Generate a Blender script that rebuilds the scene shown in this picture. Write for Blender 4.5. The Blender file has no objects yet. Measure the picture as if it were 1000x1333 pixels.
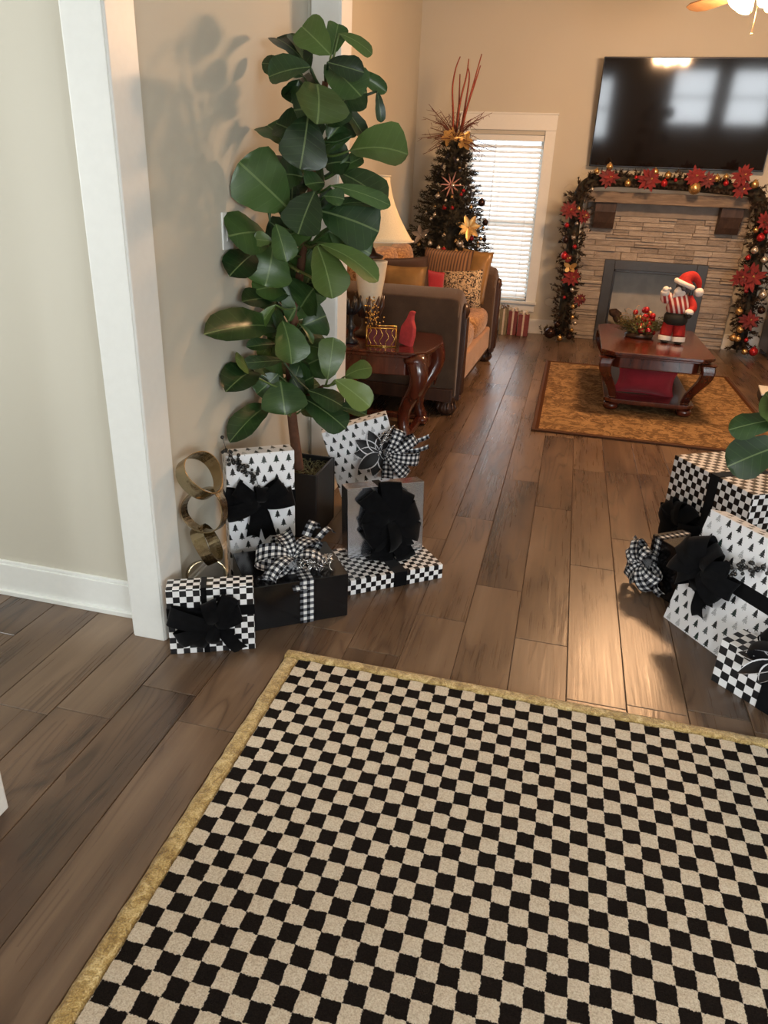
import bpy, bmesh, math, random
from mathutils import Vector, Matrix, noise
scene = bpy.context.scene
col = scene.collection
R = math.radians
PI = math.pi

# ---------------------------------------------------------------- camera
CAM = Vector((0, 0, 1.40))
_p, _r, _y, FPX = 0.41903848, 0.0451105, -0.22888986, 930.642
_f = Vector((math.sin(_y)*math.cos(_p), math.cos(_y)*math.cos(_p), -math.sin(_p)))
_rt = Vector((math.cos(_y), -math.sin(_y), 0)); _up = _rt.cross(_f)
CR = _rt*math.cos(_r) + _up*math.sin(_r); CU = _up*math.cos(_r) - _rt*math.sin(_r)
cam = bpy.data.cameras.new('camera'); cam.sensor_fit = 'HORIZONTAL'; cam.sensor_width = 36
cam.lens = FPX/1000*36; cam.clip_start = 0.05; cam.clip_end = 200
co = bpy.data.objects.new('camera', cam); col.objects.link(co)
co.matrix_world = Matrix(((CR.x, CU.x, -_f.x, CAM.x), (CR.y, CU.y, -_f.y, CAM.y), (CR.z, CU.z, -_f.z, CAM.z), (0, 0, 0, 1)))
scene.camera = co

# ---------------------------------------------------------------- world, daylight, exposure
w = bpy.data.worlds.new('sky'); scene.world = w; w.use_nodes = True
bg = w.node_tree.nodes['Background']; bg.inputs[0].default_value = (0.80, 0.90, 1.0, 1); bg.inputs[1].default_value = 3.4

def area(name, loc, rot, sx, sy, power, color):
    l = bpy.data.lights.new(name, 'AREA'); l.shape = 'RECTANGLE'; l.size = sx; l.size_y = sy
    l.energy = power; l.color = color
    o = bpy.data.objects.new(name, l); col.objects.link(o); o.location = loc; o.rotation_euler = rot
    return o
DAY = (0.90, 0.96, 1.0)
# daylight through the windows behind the photographer (mirrored in the television) and into the side room past the doorway
area('window_front_offscreen', (1.98, -1.68, 1.34), (R(90), 0, 0), 0.78, 0.95, 54, DAY)
area('window_front_right_offscreen', (3.13, -1.68, 1.34), (R(90), 0, 0), 0.78, 0.95, 54, DAY)
area('window_entry_offscreen', (0.15, -1.68, 1.10), (R(90), 0, 0), 0.32, 1.1, 22, DAY)
area('window_side_room_offscreen', (-3.28, 0.6, 1.5), (0, R(-90), 0), 1.2, 1.4, 40, (0.98, 0.99, 0.94))

scene.view_settings.view_transform = 'Standard'
scene.view_settings.look = 'None'
scene.view_settings.gamma = 1.0
scene.view_settings.use_curve_mapping = False
scene.view_settings.exposure = 0.1

# ---------------------------------------------------------------- helpers: objects
def tag(o, label=None, cat=None, group=None, kind=None):
    if label: o['label'] = label
    if cat: o['category'] = cat
    if group: o['group'] = group
    if kind: o['kind'] = kind
    return o
def thing(name, label, cat, loc=(0, 0, 0), rz=0.0, group=None, matrix=None):
    o = bpy.data.objects.new(name, None); col.objects.link(o); o.empty_display_size = 0.05
    if matrix is not None: o.matrix_world = matrix
    else: o.location = loc; o.rotation_euler = (0, 0, rz)
    return tag(o, label, cat, group)
def link(name, me, parent=None, loc=None, rot=None):
    o = bpy.data.objects.new(name, me); col.objects.link(o)
    if parent: o.parent = parent
    if loc is not None: o.location = loc
    if rot is not None: o.rotation_euler = rot
    return o
def copy_tree(o, parent=None):
    c = o.copy(); col.objects.link(c); c.parent = parent
    for ch in list(o.children): copy_tree(ch, c)
    return c

class MB:
    def __init__(s): s.v = []; s.f = []; s.uv = []; s.sm = []; s.mi = []; s.m = 0
    def add(s, vs, fs, uvs=None, smooth=False):
        b = len(s.v); s.v += [Vector(p) for p in vs]
        for i, f in enumerate(fs):
            s.f.append([b+k for k in f]); s.sm.append(smooth); s.mi.append(s.m)
            s.uv.append([uvs[k] for k in f] if uvs else [(0, 0)]*len(f))
        return s
    def box(s, x0, x1, y0, y1, z0, z1, M=None):
        P = [(x0,y0,z0),(x1,y0,z0),(x1,y1,z0),(x0,y1,z0),(x0,y0,z1),(x1,y0,z1),(x1,y1,z1),(x0,y1,z1)]
        F = [((0,1,5,4),0,2),((1,2,6,5),1,2),((2,3,7,6),0,2),((3,0,4,7),1,2),((4,5,6,7),0,1),((3,2,1,0),0,1)]
        b = len(s.v); s.v += [(M @ Vector(p)) if M else Vector(p) for p in P]
        for f, a, c in F:
            s.f.append([b+k for k in f]); s.sm.append(False); s.mi.append(s.m)
            s.uv.append([(P[k][a]-x0*(a == 0)-y0*(a == 1), P[k][c]-(z0 if c == 2 else y0)) for k in f])
        return s
    def tube(s, pts, rad, n=8, cap=True, smooth=True):
        pts = [Vector(p) for p in pts]; m = len(pts)
        if not hasattr(rad, '__len__'): rad = [rad]*m
        prev = None; vs = []; uv = []; L = 0
        for i, p in enumerate(pts):
            t = (pts[min(i+1, m-1)]-pts[max(i-1, 0)])
            t = t.normalized() if t.length > 1e-9 else Vector((0, 0, 1))
            if prev is None:
                a = Vector((0, 0, 1)) if abs(t.z) < .9 else Vector((1, 0, 0)); u = t.cross(a).normalized()
            else:
                u = prev-t*prev.dot(t); u = u.normalized() if u.length > 1e-6 else t.orthogonal().normalized()
            prev = u; q = t.cross(u)
            if i: L += (p-pts[i-1]).length
            for k in range(n):
                an = 2*PI*k/n; vs.append(p+(u*math.cos(an)+q*math.sin(an))*rad[i]); uv.append((k/n, L))
        fs = [(i*n+k, i*n+(k+1) % n, (i+1)*n+(k+1) % n, (i+1)*n+k) for i in range(m-1) for k in range(n)]
        if cap: fs += [tuple(range(n-1, -1, -1)), tuple((m-1)*n+k for k in range(n))]
        return s.add(vs, fs, uv, smooth)
    def lathe(s, prof, n=24, c=(0, 0, 0), smooth=True, M=None):
        c = Vector(c); vs = []; uv = []
        for r, z in prof:
            for k in range(n):
                a = 2*PI*k/n; p = c+Vector((r*math.cos(a), r*math.sin(a), z)); vs.append(M @ p if M else p); uv.append((k/n, z))
        m = len(prof)
        fs = [(i*n+k, i*n+(k+1) % n, (i+1)*n+(k+1) % n, (i+1)*n+k) for i in range(m-1) for k in range(n)]
        if prof[0][0] > 1e-4: fs.append(tuple(range(n-1, -1, -1)))
        if prof[-1][0] > 1e-4: fs.append(tuple((m-1)*n+k for k in range(n)))
        return s.add(vs, fs, uv, smooth)
    def ball(s, c, r, n=12, sq=(1, 1, 1), M=None):
        c = Vector(c); m = max(4, n//2+1); vs = []; uv = []
        for i in range(m+1):
            th = PI*i/m
            for k in range(n):
                a = 2*PI*k/n
                p = Vector((sq[0]*r*math.sin(th)*math.cos(a), sq[1]*r*math.sin(th)*math.sin(a), -sq[2]*r*math.cos(th)))
                vs.append(c+(M @ p if M else p)); uv.append((k/n, i/m))
        fs = [(i*n+k, i*n+(k+1) % n, (i+1)*n+(k+1) % n, (i+1)*n+k) for i in range(m) for k in range(n)]
        return s.add(vs, fs, uv, True)
    def grid(s, fn, nu, nv, uvf=None, smooth=True, closed=False):
        vs = []; uv = []
        for j in range(nv+1):
            for i in range(nu+1):
                vs.append(fn(i/nu, j/nv)); uv.append(uvf(i/nu, j/nv) if uvf else (i/nu, j/nv))
        n = nu+1
        fs = [(j*n+i, j*n+i+1, (j+1)*n+i+1, (j+1)*n+i) for j in range(nv) for i in range(nu)]
        return s.add(vs, fs, uv, smooth)
    def prism(s, poly, z0, z1, M=None):
        n = len(poly); vs = [(x, y, z0) for x, y in poly]+[(x, y, z1) for x, y in poly]
        if M: vs = [M @ Vector(v) for v in vs]
        uv = [(x, y) for x, y in poly]*2
        fs = [tuple(range(n-1, -1, -1)), tuple(range(n, 2*n))]+[(i, (i+1) % n, n+(i+1) % n, n+i) for i in range(n)]
        return s.add(vs, fs, uv)
    def build(s, name, mats, parent=None, bevel=0.0, seg=2, loc=None, rot=None, weld=False, kind=None):
        me = bpy.data.meshes.new(name); me.from_pydata([tuple(v) for v in s.v], [], s.f)
        ul = me.uv_layers.new(name='UVMap'); k = 0
        flat = [0.0]*(2*len(me.loops))
        for f in s.uv:
            for u in f: flat[2*k] = u[0]; flat[2*k+1] = u[1]; k += 1
        ul.data.foreach_set('uv', flat)
        me.polygons.foreach_set('use_smooth', s.sm); me.polygons.foreach_set('material_index', s.mi)
        if not isinstance(mats, (list, tuple)): mats = [mats]
        for m in mats: me.materials.append(m)
        if bevel > 0 or weld:
            bm = bmesh.new(); bm.from_mesh(me)
            if weld: bmesh.ops.remove_doubles(bm, verts=bm.verts, dist=1e-5)
            if bevel > 0:
                es = [e for e in bm.edges if len(e.link_faces) == 2 and e.calc_face_angle(0) > .5]
                bmesh.ops.bevel(bm, geom=es, offset=bevel, segments=seg, profile=.5, affect='EDGES', clamp_overlap=True)
            bm.to_mesh(me); bm.free()
        me.update()
        o = link(name, me, parent, loc, rot)
        if kind: o['kind'] = kind
        return o
def catmull(pts, n=6):
    P = [Vector(p) for p in pts]; out = []
    for i in range(len(P)-1):
        a, b, c, d = P[max(i-1, 0)], P[i], P[i+1], P[min(i+2, len(P)-1)]
        for k in range(n):
            t = k/n
            out.append(.5*((2*b)+(c-a)*t+(2*a-5*b+4*c-d)*t*t+(3*b-a-3*c+d)*t**3))
    out.append(P[-1]); return out
def basis(o, x, y, z):
    return Matrix(((x[0], y[0], z[0], o[0]), (x[1], y[1], z[1], o[1]), (x[2], y[2], z[2], o[2]), (0, 0, 0, 1)))

# ---------------------------------------------------------------- helpers: node materials
class S:
    def __init__(s, nt, k): s.nt = nt; s.k = k
    def _m(s, op, *o):
        n = s.nt.nodes.new('ShaderNodeMath'); n.operation = op
        for i, q in enumerate((s,)+o):
            if isinstance(q, S): s.nt.links.new(q.k, n.inputs[i])
            else: n.inputs[i].default_value = q
        return S(s.nt, n.outputs[0])
    def __add__(s, o): return s._m('ADD', o)
    def __sub__(s, o): return s._m('SUBTRACT', o)
    def __mul__(s, o): return s._m('MULTIPLY', o)
    def __truediv__(s, o): return s._m('DIVIDE', o)
    def fr(s): return s._m('FRACT')
    def fl(s): return s._m('FLOOR')
    def ab(s): return s._m('ABSOLUTE')
    def mx(s, o): return s._m('MAXIMUM', o)
    def mn(s, o): return s._m('MINIMUM', o)
    def lt(s, o): return s._m('LESS_THAN', o)
    def gt(s, o): return s._m('GREATER_THAN', o)
    def mod(s, o): return s._m('FLOORED_MODULO', o)
    def pw(s, o): return s._m('POWER', o)
class NM:
    def __init__(s, name, base=(.8, .8, .8), rough=.5, metal=0.0, spec=.5, **kw):
        s.m = bpy.data.materials.new(name); s.m.use_nodes = True; s.nt = s.m.node_tree
        s.b = s.nt.nodes['Principled BSDF']; s.b.inputs['Base Color'].default_value = (*base, 1)
        s.b.inputs['Roughness'].default_value = rough; s.b.inputs['Metallic'].default_value = metal
        s.b.inputs['Specular IOR Level'].default_value = spec
        for k, v in kw.items(): s.b.inputs[k.replace('_', ' ')].default_value = v
    def n(s, t, **inp):
        n = s.nt.nodes.new(t)
        for k, v in inp.items():
            if k in ('operation', 'blend_type', 'data_type', 'noise_dimensions', 'bands_direction', 'wave_type', 'feature'): setattr(n, k, v); continue
            s.set(n.inputs[k.replace('_', ' ')], v)
        return n
    def set(s, i, v):
        if isinstance(v, S): s.nt.links.new(v.k, i)
        elif isinstance(v, bpy.types.NodeSocket): s.nt.links.new(v, i)
        else: i.default_value = v
    def uv(s):
        t = s.n('ShaderNodeTexCoord'); sp = s.n('ShaderNodeSeparateXYZ', Vector=t.outputs['UV'])
        return S(s.nt, sp.outputs[0]), S(s.nt, sp.outputs[1])
    def co(s, which='Object'):
        return s.n('ShaderNodeTexCoord').outputs[which]
    def mapped(s, scale, which='Object', loc=None):
        n = s.n('ShaderNodeMapping', Vector=s.co(which)); n.inputs['Scale'].default_value = scale
        if loc is not None: s.set(n.inputs['Location'], loc)
        return n.outputs[0]
    def noise(s, vec, scale, detail=3, rough=.5, dist=0):
        n = s.n('ShaderNodeTexNoise', Vector=vec, Scale=scale, Detail=detail, Roughness=rough, Distortion=dist)
        return S(s.nt, n.outputs[0])
    def ramp(s, fac, stops):
        n = s.n('ShaderNodeValToRGB'); s.set(n.inputs[0], fac); e = n.color_ramp.elements
        while len(e) < len(stops): e.new(.5)
        for i, (p, c) in enumerate(stops): e[i].position = p; e[i].color = (*c, 1)
        return n.outputs[0]
    def mix(s, fac, a, b, mode='MIX'):
        n = s.nt.nodes.new('ShaderNodeMix'); n.data_type = 'RGBA'; n.blend_type = mode
        s.set(n.inputs[0], fac)
        for i, v in ((6, a), (7, b)):
            if isinstance(v, tuple): v = (*v, 1) if len(v) == 3 else v
            s.set(n.inputs[i], v)
        return n.outputs[2]
    def color(s, c): s.set(s.b.inputs['Base Color'], c); return s
    def bump(s, h, strength=.3, dist=.01):
        n = s.n('ShaderNodeBump', Strength=strength, Distance=dist); s.set(n.inputs['Height'], h)
        s.nt.links.new(n.outputs[0], s.b.inputs['Normal']); return s
    def rand(s): return S(s.nt, s.n('ShaderNodeObjectInfo').outputs['Random'])
def srgb(r, g, b):
    f = lambda c: (c/255/12.92) if c/255 <= .04045 else ((c/255+.055)/1.055)**2.4
    return (f(r), f(g), f(b))
def plain(name, base, rough=.5, metal=0, spec=.5, vary=.12, scale=40, bump=.15, bd=.002, **kw):
    m = NM(name, base, rough, metal, spec, **kw)
    h = m.noise(m.co(), scale, 4)
    a = tuple(max(0, c*(1-vary)) for c in base); b = tuple(min(1, c*(1+vary)) for c in base)
    m.color(m.ramp(h, [(.3, a), (.7, b)]))
    if bump: m.bump(h, bump, bd)
    return m.m
# ---------------------------------------------------------------- materials of the shell
def wall_paint(name, a, b):
    m = NM(name, a, .6, spec=.35)
    h = m.noise(m.co(), 160, 4); m.color(m.ramp(m.noise(m.co(), 1.2, 2), [(.3, a), (.7, b)]))
    m.bump(h, .06, .002); return m.m
def floor_wood():
    m = NM('floor_planks_wood', rough=.42, spec=.5)
    r = m.rand(); isl = S(m.nt, m.n('ShaderNodeNewGeometry').outputs['Random Per Island'])
    rr = (r*7.31+isl*3.77).fr()
    cx = m.n('ShaderNodeCombineXYZ', X=rr*31.0, Y=rr*83.0, Z=rr*9.0).outputs[0]
    v = m.n('ShaderNodeVectorMath', operation='ADD'); m.set(v.inputs[0], m.co()); m.set(v.inputs[1], cx)
    def mp(sc):
        n = m.n('ShaderNodeMapping', Vector=v.outputs[0]); n.inputs['Scale'].default_value = sc; return n.outputs[0]
    broad = m.noise(mp((5, .9, 1)), 1.3, 3, .55, .6)
    fine = m.noise(mp((120, 3.0, 1)), 1.0, 5, .6)
    streak = m.noise(mp((26, .7, 1)), 1.0, 4, .6, .4)
    ring = m.noise(mp((7.5, .85, 1)), 1.0, 1.5, .4, .3)
    ringm = ((ring*13.0).fr()-.5).ab()*2.0
    knot = m.noise(mp((4.5, 1.4, 1)), 1.0, 1).gt(.52)
    f = broad*.78+streak*.20+fine*.10-(ringm.pw(4.0)*knot)*.16+(rr-.5)*.22
    c = m.ramp(f, [(.28, srgb(56, 43, 33)), (.47, srgb(86, 67, 52)), (.62, srgb(109, 87, 68)), (.85, srgb(138, 115, 93))])
    m.color(c)
    rg = fine*.22+broad*.16+.11; m.set(m.b.inputs['Roughness'], rg)
    m.bump(fine*.6+ringm*knot*.35+streak*.3, .22, .0025)
    return m.m
PAINT = wall_paint('wall_paint_grey', srgb(196, 191, 177), srgb(201, 196, 182)); WOODFLOOR = floor_wood()
TRIM = TRIM0 = plain('white_trim_paint', srgb(230, 231, 227), .38, vary=.015, bump=.03)
CEIL = plain('ceiling_paint', srgb(232, 228, 218), .8, vary=.02, scale=90)
GAP = plain('subfloor_wood', srgb(78, 60, 46), .8)
def glassy():
    m = NM('window_glass', (1, 1, 1), .02); nt = m.nt
    t = nt.nodes.new('ShaderNodeBsdfTransparent'); g = nt.nodes.new('ShaderNodeBsdfGlossy'); g.inputs['Roughness'].default_value = .02
    mx = nt.nodes.new('ShaderNodeMixShader'); mx.inputs[0].default_value = .07
    nt.links.new(t.outputs[0], mx.inputs[1]); nt.links.new(g.outputs[0], mx.inputs[2])
    nt.links.new(mx.outputs[0], nt.nodes['Material Output'].inputs[0]); return m.m
GLASS = glassy()

def struct(name, mb, mat, bevel=0, parent=None):
    o = mb.build(name, mat, parent, bevel)
    if not parent: o['kind'] = 'structure'
    return o

# ---------------------------------------------------------------- floor of planks
floor = struct('floor', MB().box(-3.3, 4.1, -1.7, 8.95, -.06, -.0035), GAP)
PW = .1803; PX0 = -.0145
known = {0: [2.168], -1: [2.501], 1: [2.798, 4.01], -2: [3.133, 4.337], -3: [2.857, 4.05, 5.907], 2: [3.123], -6: [1.557], -5: [1.445], -10: [1.665]}
rnd = random.Random(5)
def proj(p):
    d = Vector(p)-CAM; q = d.dot(_f)
    if q < .05: return None
    return 500+FPX*d.dot(CR)/q, 666.5-FPX*d.dot(CU)/q
def seen(x0, x1, y0, y1):
    for i in range(4):
        for j in range(7):
            q = proj((x0+(x1-x0)*i/3, y0+(y1-y0)*j/6, 0))
            if q and -60 < q[0] < 1060 and -20 < q[1] < 1390: return True
    return False
rest = MB(); nplank = 0
for k in range(-18, 23):
    x0 = PX0+PW*k; x1 = x0+PW
    if x1 < -3.25 or x0 > 4.05: continue
    ks = sorted(known.get(k, [rnd.uniform(2, 3.2)])); cuts = list(ks)
    while cuts[0] > -1.6: cuts.insert(0, cuts[0]-rnd.choice([1.22, 1.22, 1.22, .92]))
    while cuts[-1] < 8.6: cuts.append(cuts[-1]+rnd.choice([1.22, 1.22, 1.22, .92]))
    for a, b in zip(cuts, cuts[1:]):
        a = max(a, -1.65); b = min(b, 8.65)
        if b-a < .05: continue
        g = .0009; zt = rnd.uniform(-.0004, .0004)
        if seen(x0, x1, a, b) and nplank < 296:
            w2 = PW/2-g; l2 = (b-a)/2-g; e = .0016
            mb = MB(); mb.add([(-w2, -l2, -.004), (w2, -l2, -.004), (w2, l2, -.004), (-w2, l2, -.004),
                    (-w2, -l2, zt-e), (w2, -l2, zt-e), (w2, l2, zt-e), (-w2, l2, zt-e),
                    (-w2+e, -l2+e, zt), (w2-e, -l2+e, zt), (w2-e, l2-e, zt), (-w2+e, l2-e, zt)],
                   [(0,1,5,4),(1,2,6,5),(2,3,7,6),(3,0,4,7),(4,5,9,8),(5,6,10,9),(6,7,11,10),(7,4,8,11),(8,9,10,11)])
            mb.build('plank', WOODFLOOR, floor, loc=((x0+x1)/2, (a+b)/2, 0)); nplank += 1
        else: rest.box(x0+g, x1-g, a+g, b-g, -.004, zt)
tag(rest.build('planks', WOODFLOOR, floor), kind='stuff')

# ---------------------------------------------------------------- walls, ceilings
LZ = 3.45; FZ = 2.75
W = MB()
W.box(-1.25, -1.163, -1.7, .93, 0, FZ+.1); W.box(-1.25, -1.163, 1.800, 3.26, 0, FZ+.1); W.box(-1.25, -1.163, .93, 1.80, 2.06, FZ+.1)
struct('wall_left', W, PAINT)
W = MB().box(-1.96, -1.036, 3.253, 3.372, 0, LZ+.1).box(-1.036, 4.1, 3.253, 3.372, 2.46, LZ+.1).box(3.3, 4.1, 3.253, 3.372, 0, 2.46)
struct('wall_cross', W, PAINT)
struct('wall_living_left', MB().box(-1.96, -1.83, 3.372, 8.68, 0, LZ+.1), PAINT)
WX0, WX1, WZ0, WZ1 = -1.235, -.45, .345, 2.02
W = MB().box(-1.96, WX0, 8.55, 8.68, 0, LZ+.1).box(WX1, .46, 8.55, 8.68, 0, LZ+.1).box(.46, 1.27, 8.55, 8.68, .79, LZ+.1).box(1.27, 4.1, 8.55, 8.68, 0, LZ+.1).box(WX0, WX1, 8.55, 8.68, 0, WZ0).box(WX0, WX1, 8.55, 8.68, WZ1, LZ+.1)
struct('wall_back', W, PAINT)
struct('wall_right', MB().box(4.0, 4.12, -1.7, 8.68, 0, LZ+.1), PAINT)
bw = [(-.03, .33, .45, 1.75), (1.57, 2.39, .85, 1.83), (2.72, 3.54, .85, 1.83)]
W = MB(); xs = -3.35
for a, b, z0, z1 in bw:
    W.box(xs, a, -1.72, -1.6, 0, FZ+.1); W.box(a, b, -1.72, -1.6, 0, z0); W.box(a, b, -1.72, -1.6, z1, FZ+.1); xs = b
W.box(xs, 4.12, -1.72, -1.6, 0, FZ+.1)
struct('wall_front', W, PAINT)
struct('wall_hall', MB().box(-3.35, -1.25, 1.90, 2.0, 0, 2.7), PAINT)
W = MB().box(-3.35, -3.2, -1.7, 0, 0, 2.7).box(-3.35, -3.2, 1.2, 2.0, 0, 2.7).box(-3.35, -3.2, 0, 1.2, 0, .8).box(-3.35, -3.2, 0, 1.2, 2.2, 2.7)
struct('wall_hall_side', W, PAINT)
struct('ceiling', MB().box(-3.35, 4.12, -1.72, 3.3, FZ, FZ+.12), CEIL)
struct('ceiling_living', MB().box(-1.96, 4.12, 3.25, 8.68, LZ, LZ+.12), CEIL)

# trim
def casing(name, boxes, bev=.004):
    mb = MB()
    for b in boxes: mb.box(*b)
    return struct(name, mb, TRIM, bev)
casing('trim_1', [(-1.268, -1.250, 1.788, 1.92, 0, 2.20)])                       # side-room face of the doorway
casing('trim_2', [(-1.262, -1.151, 1.784, 1.802, 0, 2.06)], .002)                 # jamb board seen end on
casing('trim_3', [(-1.163, -1.145, 1.788, 1.922, 0, 2.20)])                       # foyer face
casing('trim_4', [(-1.163, -1.145, .912, 1.046, 0, 2.20), (-1.262, -1.151, 1.028, 1.046, 0, 2.06)])
casing('trim_5', [(-1.163, -1.145, 1.046, 1.788, 2.06, 2.20), (-1.262, -1.151, 1.046, 1.784, 2.042, 2.06)])
casing('trim_6', [(-1.145, -1.024, 3.235, 3.254, 0, 2.46)])                       # living room opening
casing('trim_7', [(-1.036, -1.018, 3.239, 3.386, 0, 2.46)])
casing('trim_8', [(-1.16, -1.024, 3.371, 3.390, 0, 2.46)])
casing('trim_9', [(-1.145, 3.4, 3.235, 3.254, 2.46, 2.62)])
def baseboard(name, x0, x1, y0, y1, h=.14, ax='x', s=-1):
    mb = MB().box(x0, x1, y0, y1, 0, h-.012)
    # shaped cap and shoe moulding
    if ax == 'x':
        yw = y1 if s < 0 else y0; yf = y0 if s < 0 else y1
        mb.box(x0, x1, min(yw, yf+.006*(-s)), max(yw, yf+.006*(-s)), h-.012, h)
        mb.box(x0, x1, min(yf, yf+.012*s), max(yf, yf+.012*s), 0, .018)
    else:
        xw = x0 if s > 0 else x1; xf = x1 if s > 0 else x0
        mb.box(min(xw, xf-.006*s), max(xw, xf-.006*s), y0, y1, h-.012, h)
        mb.box(min(xf, xf+.012*s), max(xf, xf+.012*s), y0, y1, 0, .018)
    return struct(name, mb, TRIM, .002)
baseboard('baseboard_hall', -3.2, -1.27, 1.884, 1.90, .135)
baseboard('baseboard_left', -1.163, -1.148, 1.922, 3.253, .135, 'y', 1)
baseboard('baseboard_back_left', -1.83, .04, 8.534, 8.55, .16)
baseboard('baseboard_back_right', 1.70, 4.0, 8.534, 8.55, .16)
baseboard('baseboard_living_left', -1.83, -1.814, 3.39, 8.534, .16, 'y', 1)

# far window with casing, sash and glass
wf = struct('window_1', MB().box(WX0-.108, WX0, 8.530, 8.552, .345, 2.06).box(WX1, WX1+.108, 8.530, 8.552, .345, 2.06)
            .box(WX0-.118, WX1+.110, 8.524, 8.552, 2.06, 2.205).box(WX0-.125, WX1+.118, 8.516, 8.552, 2.205, 2.222)
            .box(WX0-.125, WX1+.118, 8.500, 8.60, .318, .345).box(WX0-.10, WX1+.10, 8.532, 8.552, .235, .318), TRIM, .003)
MB().box(WX0, WX0+.035, 8.625, 8.66, WZ0, WZ1).box(WX1-.035, WX1, 8.625, 8.66, WZ0, WZ1).box(WX0, WX1, 8.625, 8.66, WZ0, WZ0+.05).box(WX0, WX1, 8.625, 8.66, WZ1-.04, WZ1).box(WX0, WX1, 8.618, 8.662, 1.14, 1.19).build('sash', TRIM, wf, .003)
MB().box(WX0+.03, WX1-.03, 8.644, 8.648, WZ0+.04, 1.15).build('pane', GLASS, wf)
MB().box(WX0+.03, WX1-.03, 8.650, 8.654, 1.18, WZ1-.03).build('pane', GLASS, wf)
# windows and entry-door glass behind the photographer (seen mirrored in the television)
for i, (a, b, z0, z1) in enumerate(bw):
    o = struct('window_%d' % (i+2), MB().box(a-.1, a, -1.61, -1.585, z0-.1, z1+.1).box(b, b+.1, -1.61, -1.585, z0-.1, z1+.1).box(a, b, -1.61, -1.585, z1, z1+.1).box(a, b, -1.61, -1.585, z0-.1, z0)
               .box(a, b, -1.69, -1.655, (z0+z1)/2-.02, (z0+z1)/2+.02), TRIM, .003)
    MB().box(a, b, -1.70, -1.695, z0, z1).build('pane', GLASS, o)

# ---------------------------------------------------------------- blind on the far window
def slat_mat():
    m = NM('blind_slat_white', srgb(238, 238, 232), .45); nt = m.nt
    t = nt.nodes.new('ShaderNodeBsdfTranslucent'); t.inputs[0].default_value = (.85, .88, .9, 1)
    mx = nt.nodes.new('ShaderNodeMixShader'); mx.inputs[0].default_value = .03
    nt.links.new(m.b.outputs[0], mx.inputs[1]); nt.links.new(t.outputs[0], mx.inputs[2])
    nt.links.new(mx.outputs[0], nt.nodes['Material Output'].inputs[0])
    m.color(m.ramp(m.noise(m.co(), 30, 2), [(.3, srgb(226, 226, 221)), (.7, srgb(234, 234, 230))])); return m.m
SLAT = slat_mat()
bl = thing('window_blind', 'white horizontal slat blind lowered over the bright window', 'blind', ((WX0+WX1)/2, 8.578, .36))
hw = (WX1-WX0)/2-.008
MB().box(-hw, hw, -.03, .025, 1.60, 1.655).build('headrail', TRIM, bl, .004)
MB().box(-hw, hw, -.024, .024, 0, .018).build('bottom_rail', TRIM, bl, .004)
sm = MB(); ca, sa = math.cos(R(43)), math.sin(R(43))
sm.grid(lambda u, v: Vector(((u-.5)*2*hw, (v-.5)*.050*ca, (v-.5)*.050*sa+.0025*(1-(2*v-1)**2))), 1, 4)
slat0 = sm.build('slat', SLAT, bl); ns = 32
for i in range(ns):
    o = slat0 if i == 0 else link('slat', slat0.data, bl)
    o.location = (0, 0, .045+i*.0485)
for x in (-hw*.62, hw*.72, -.03):
    MB().tube([(x, -.028, .02), (x, -.028, 1.6)], .0016, 5).build('ladder_cord', TRIM, bl)
MB().tube([(-hw*.28, -.034, .72), (-hw*.28, -.034, 1.6)], .0035, 6).build('tilt_wand', TRIM, bl)

# ---------------------------------------------------------------- light switch
sw = thing('light_switch', 'white light switch plate on the grey wall behind the fig tree', 'light switch', (-1.163, 2.42, 1.26))
MB().box(0, .007, -.04, .04, -.06, .06).build('plate', TRIM, sw, .003)
MB().box(.006, .012, -.016, .016, -.033, .033).build('rocker', TRIM, sw, .002)

# ---------------------------------------------------------------- checkered foyer rug
def rug_field():
    m = NM('checker_rug_pile', rough=.95, spec=.1)
    u, v = m.uv(); n1 = m.noise(m.co(), 55, 2)-.5; n2 = m.noise(m.mapped((1, 1, 1), loc=(3.7, 8.1, 2.2)), 55, 2)-.5
    n3 = m.noise(m.co(), 420, 2)-.5
    q = .0411
    cu = ((u+n1*.0065+n3*.007)/q).fl(); cv = ((v+n2*.0065+n3*.007)/q).fl()
    ck = (cu+cv).mod(2.0)
    fz = m.noise(m.co(), 300, 4, .7)
    light = m.ramp(fz, [(.30, srgb(190, 170, 142)), (.5, srgb(228, 212, 188)), (.66, srgb(244, 234, 216))])
    dark = m.ramp(fz, [(.3, srgb(14, 11, 10)), (.7, srgb(40, 33, 29))])
    m.color(m.mix(ck, dark, light)); m.bump(fz+ck*.8, .9, .006); return m.m
def rug_gold():
    m = NM('gold_pile', rough=.8, spec=.3, Sheen_Weight=.4)
    n = m.noise(m.co(), 30, 4, .65, 1.2); fz = m.noise(m.co(), 260, 3)
    m.color(m.ramp(n*.6+fz*.4, [(.38, srgb(136, 106, 52)), (.5, srgb(190, 158, 92)), (.62, srgb(232, 208, 150))])); m.bump(fz+n, .9, .006); return m.m
rx0, rx1, ry0, ry1 = -.733, 1.63, .22, 1.856; bwid = .052
rug = thing('checkered_rug', 'black and cream checkered pile rug with a gold border', 'rug', ((rx0+rx1)/2, (ry0+ry1)/2, 0))
cx, cy = (rx0+rx1)/2, (ry0+ry1)/2
fx0, fx1, fy0, fy1 = rx0+bwid, rx1-bwid, ry0+bwid, ry1-bwid
nu, nv = int((fx1-fx0)/.0137), int((fy1-fy0)/.0137)
def pile(u, v):
    x = fx0+(fx1-fx0)*u; y = fy1-(fy1-fy0)*v
    k = (math.floor((x-fx0)/.0411)+math.floor((fy1-y)/.0411)) % 2
    return Vector((x-cx, y-cy, .0125+.0025*k+.0018*noise.noise((x*60, y*60, 0))))
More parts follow.
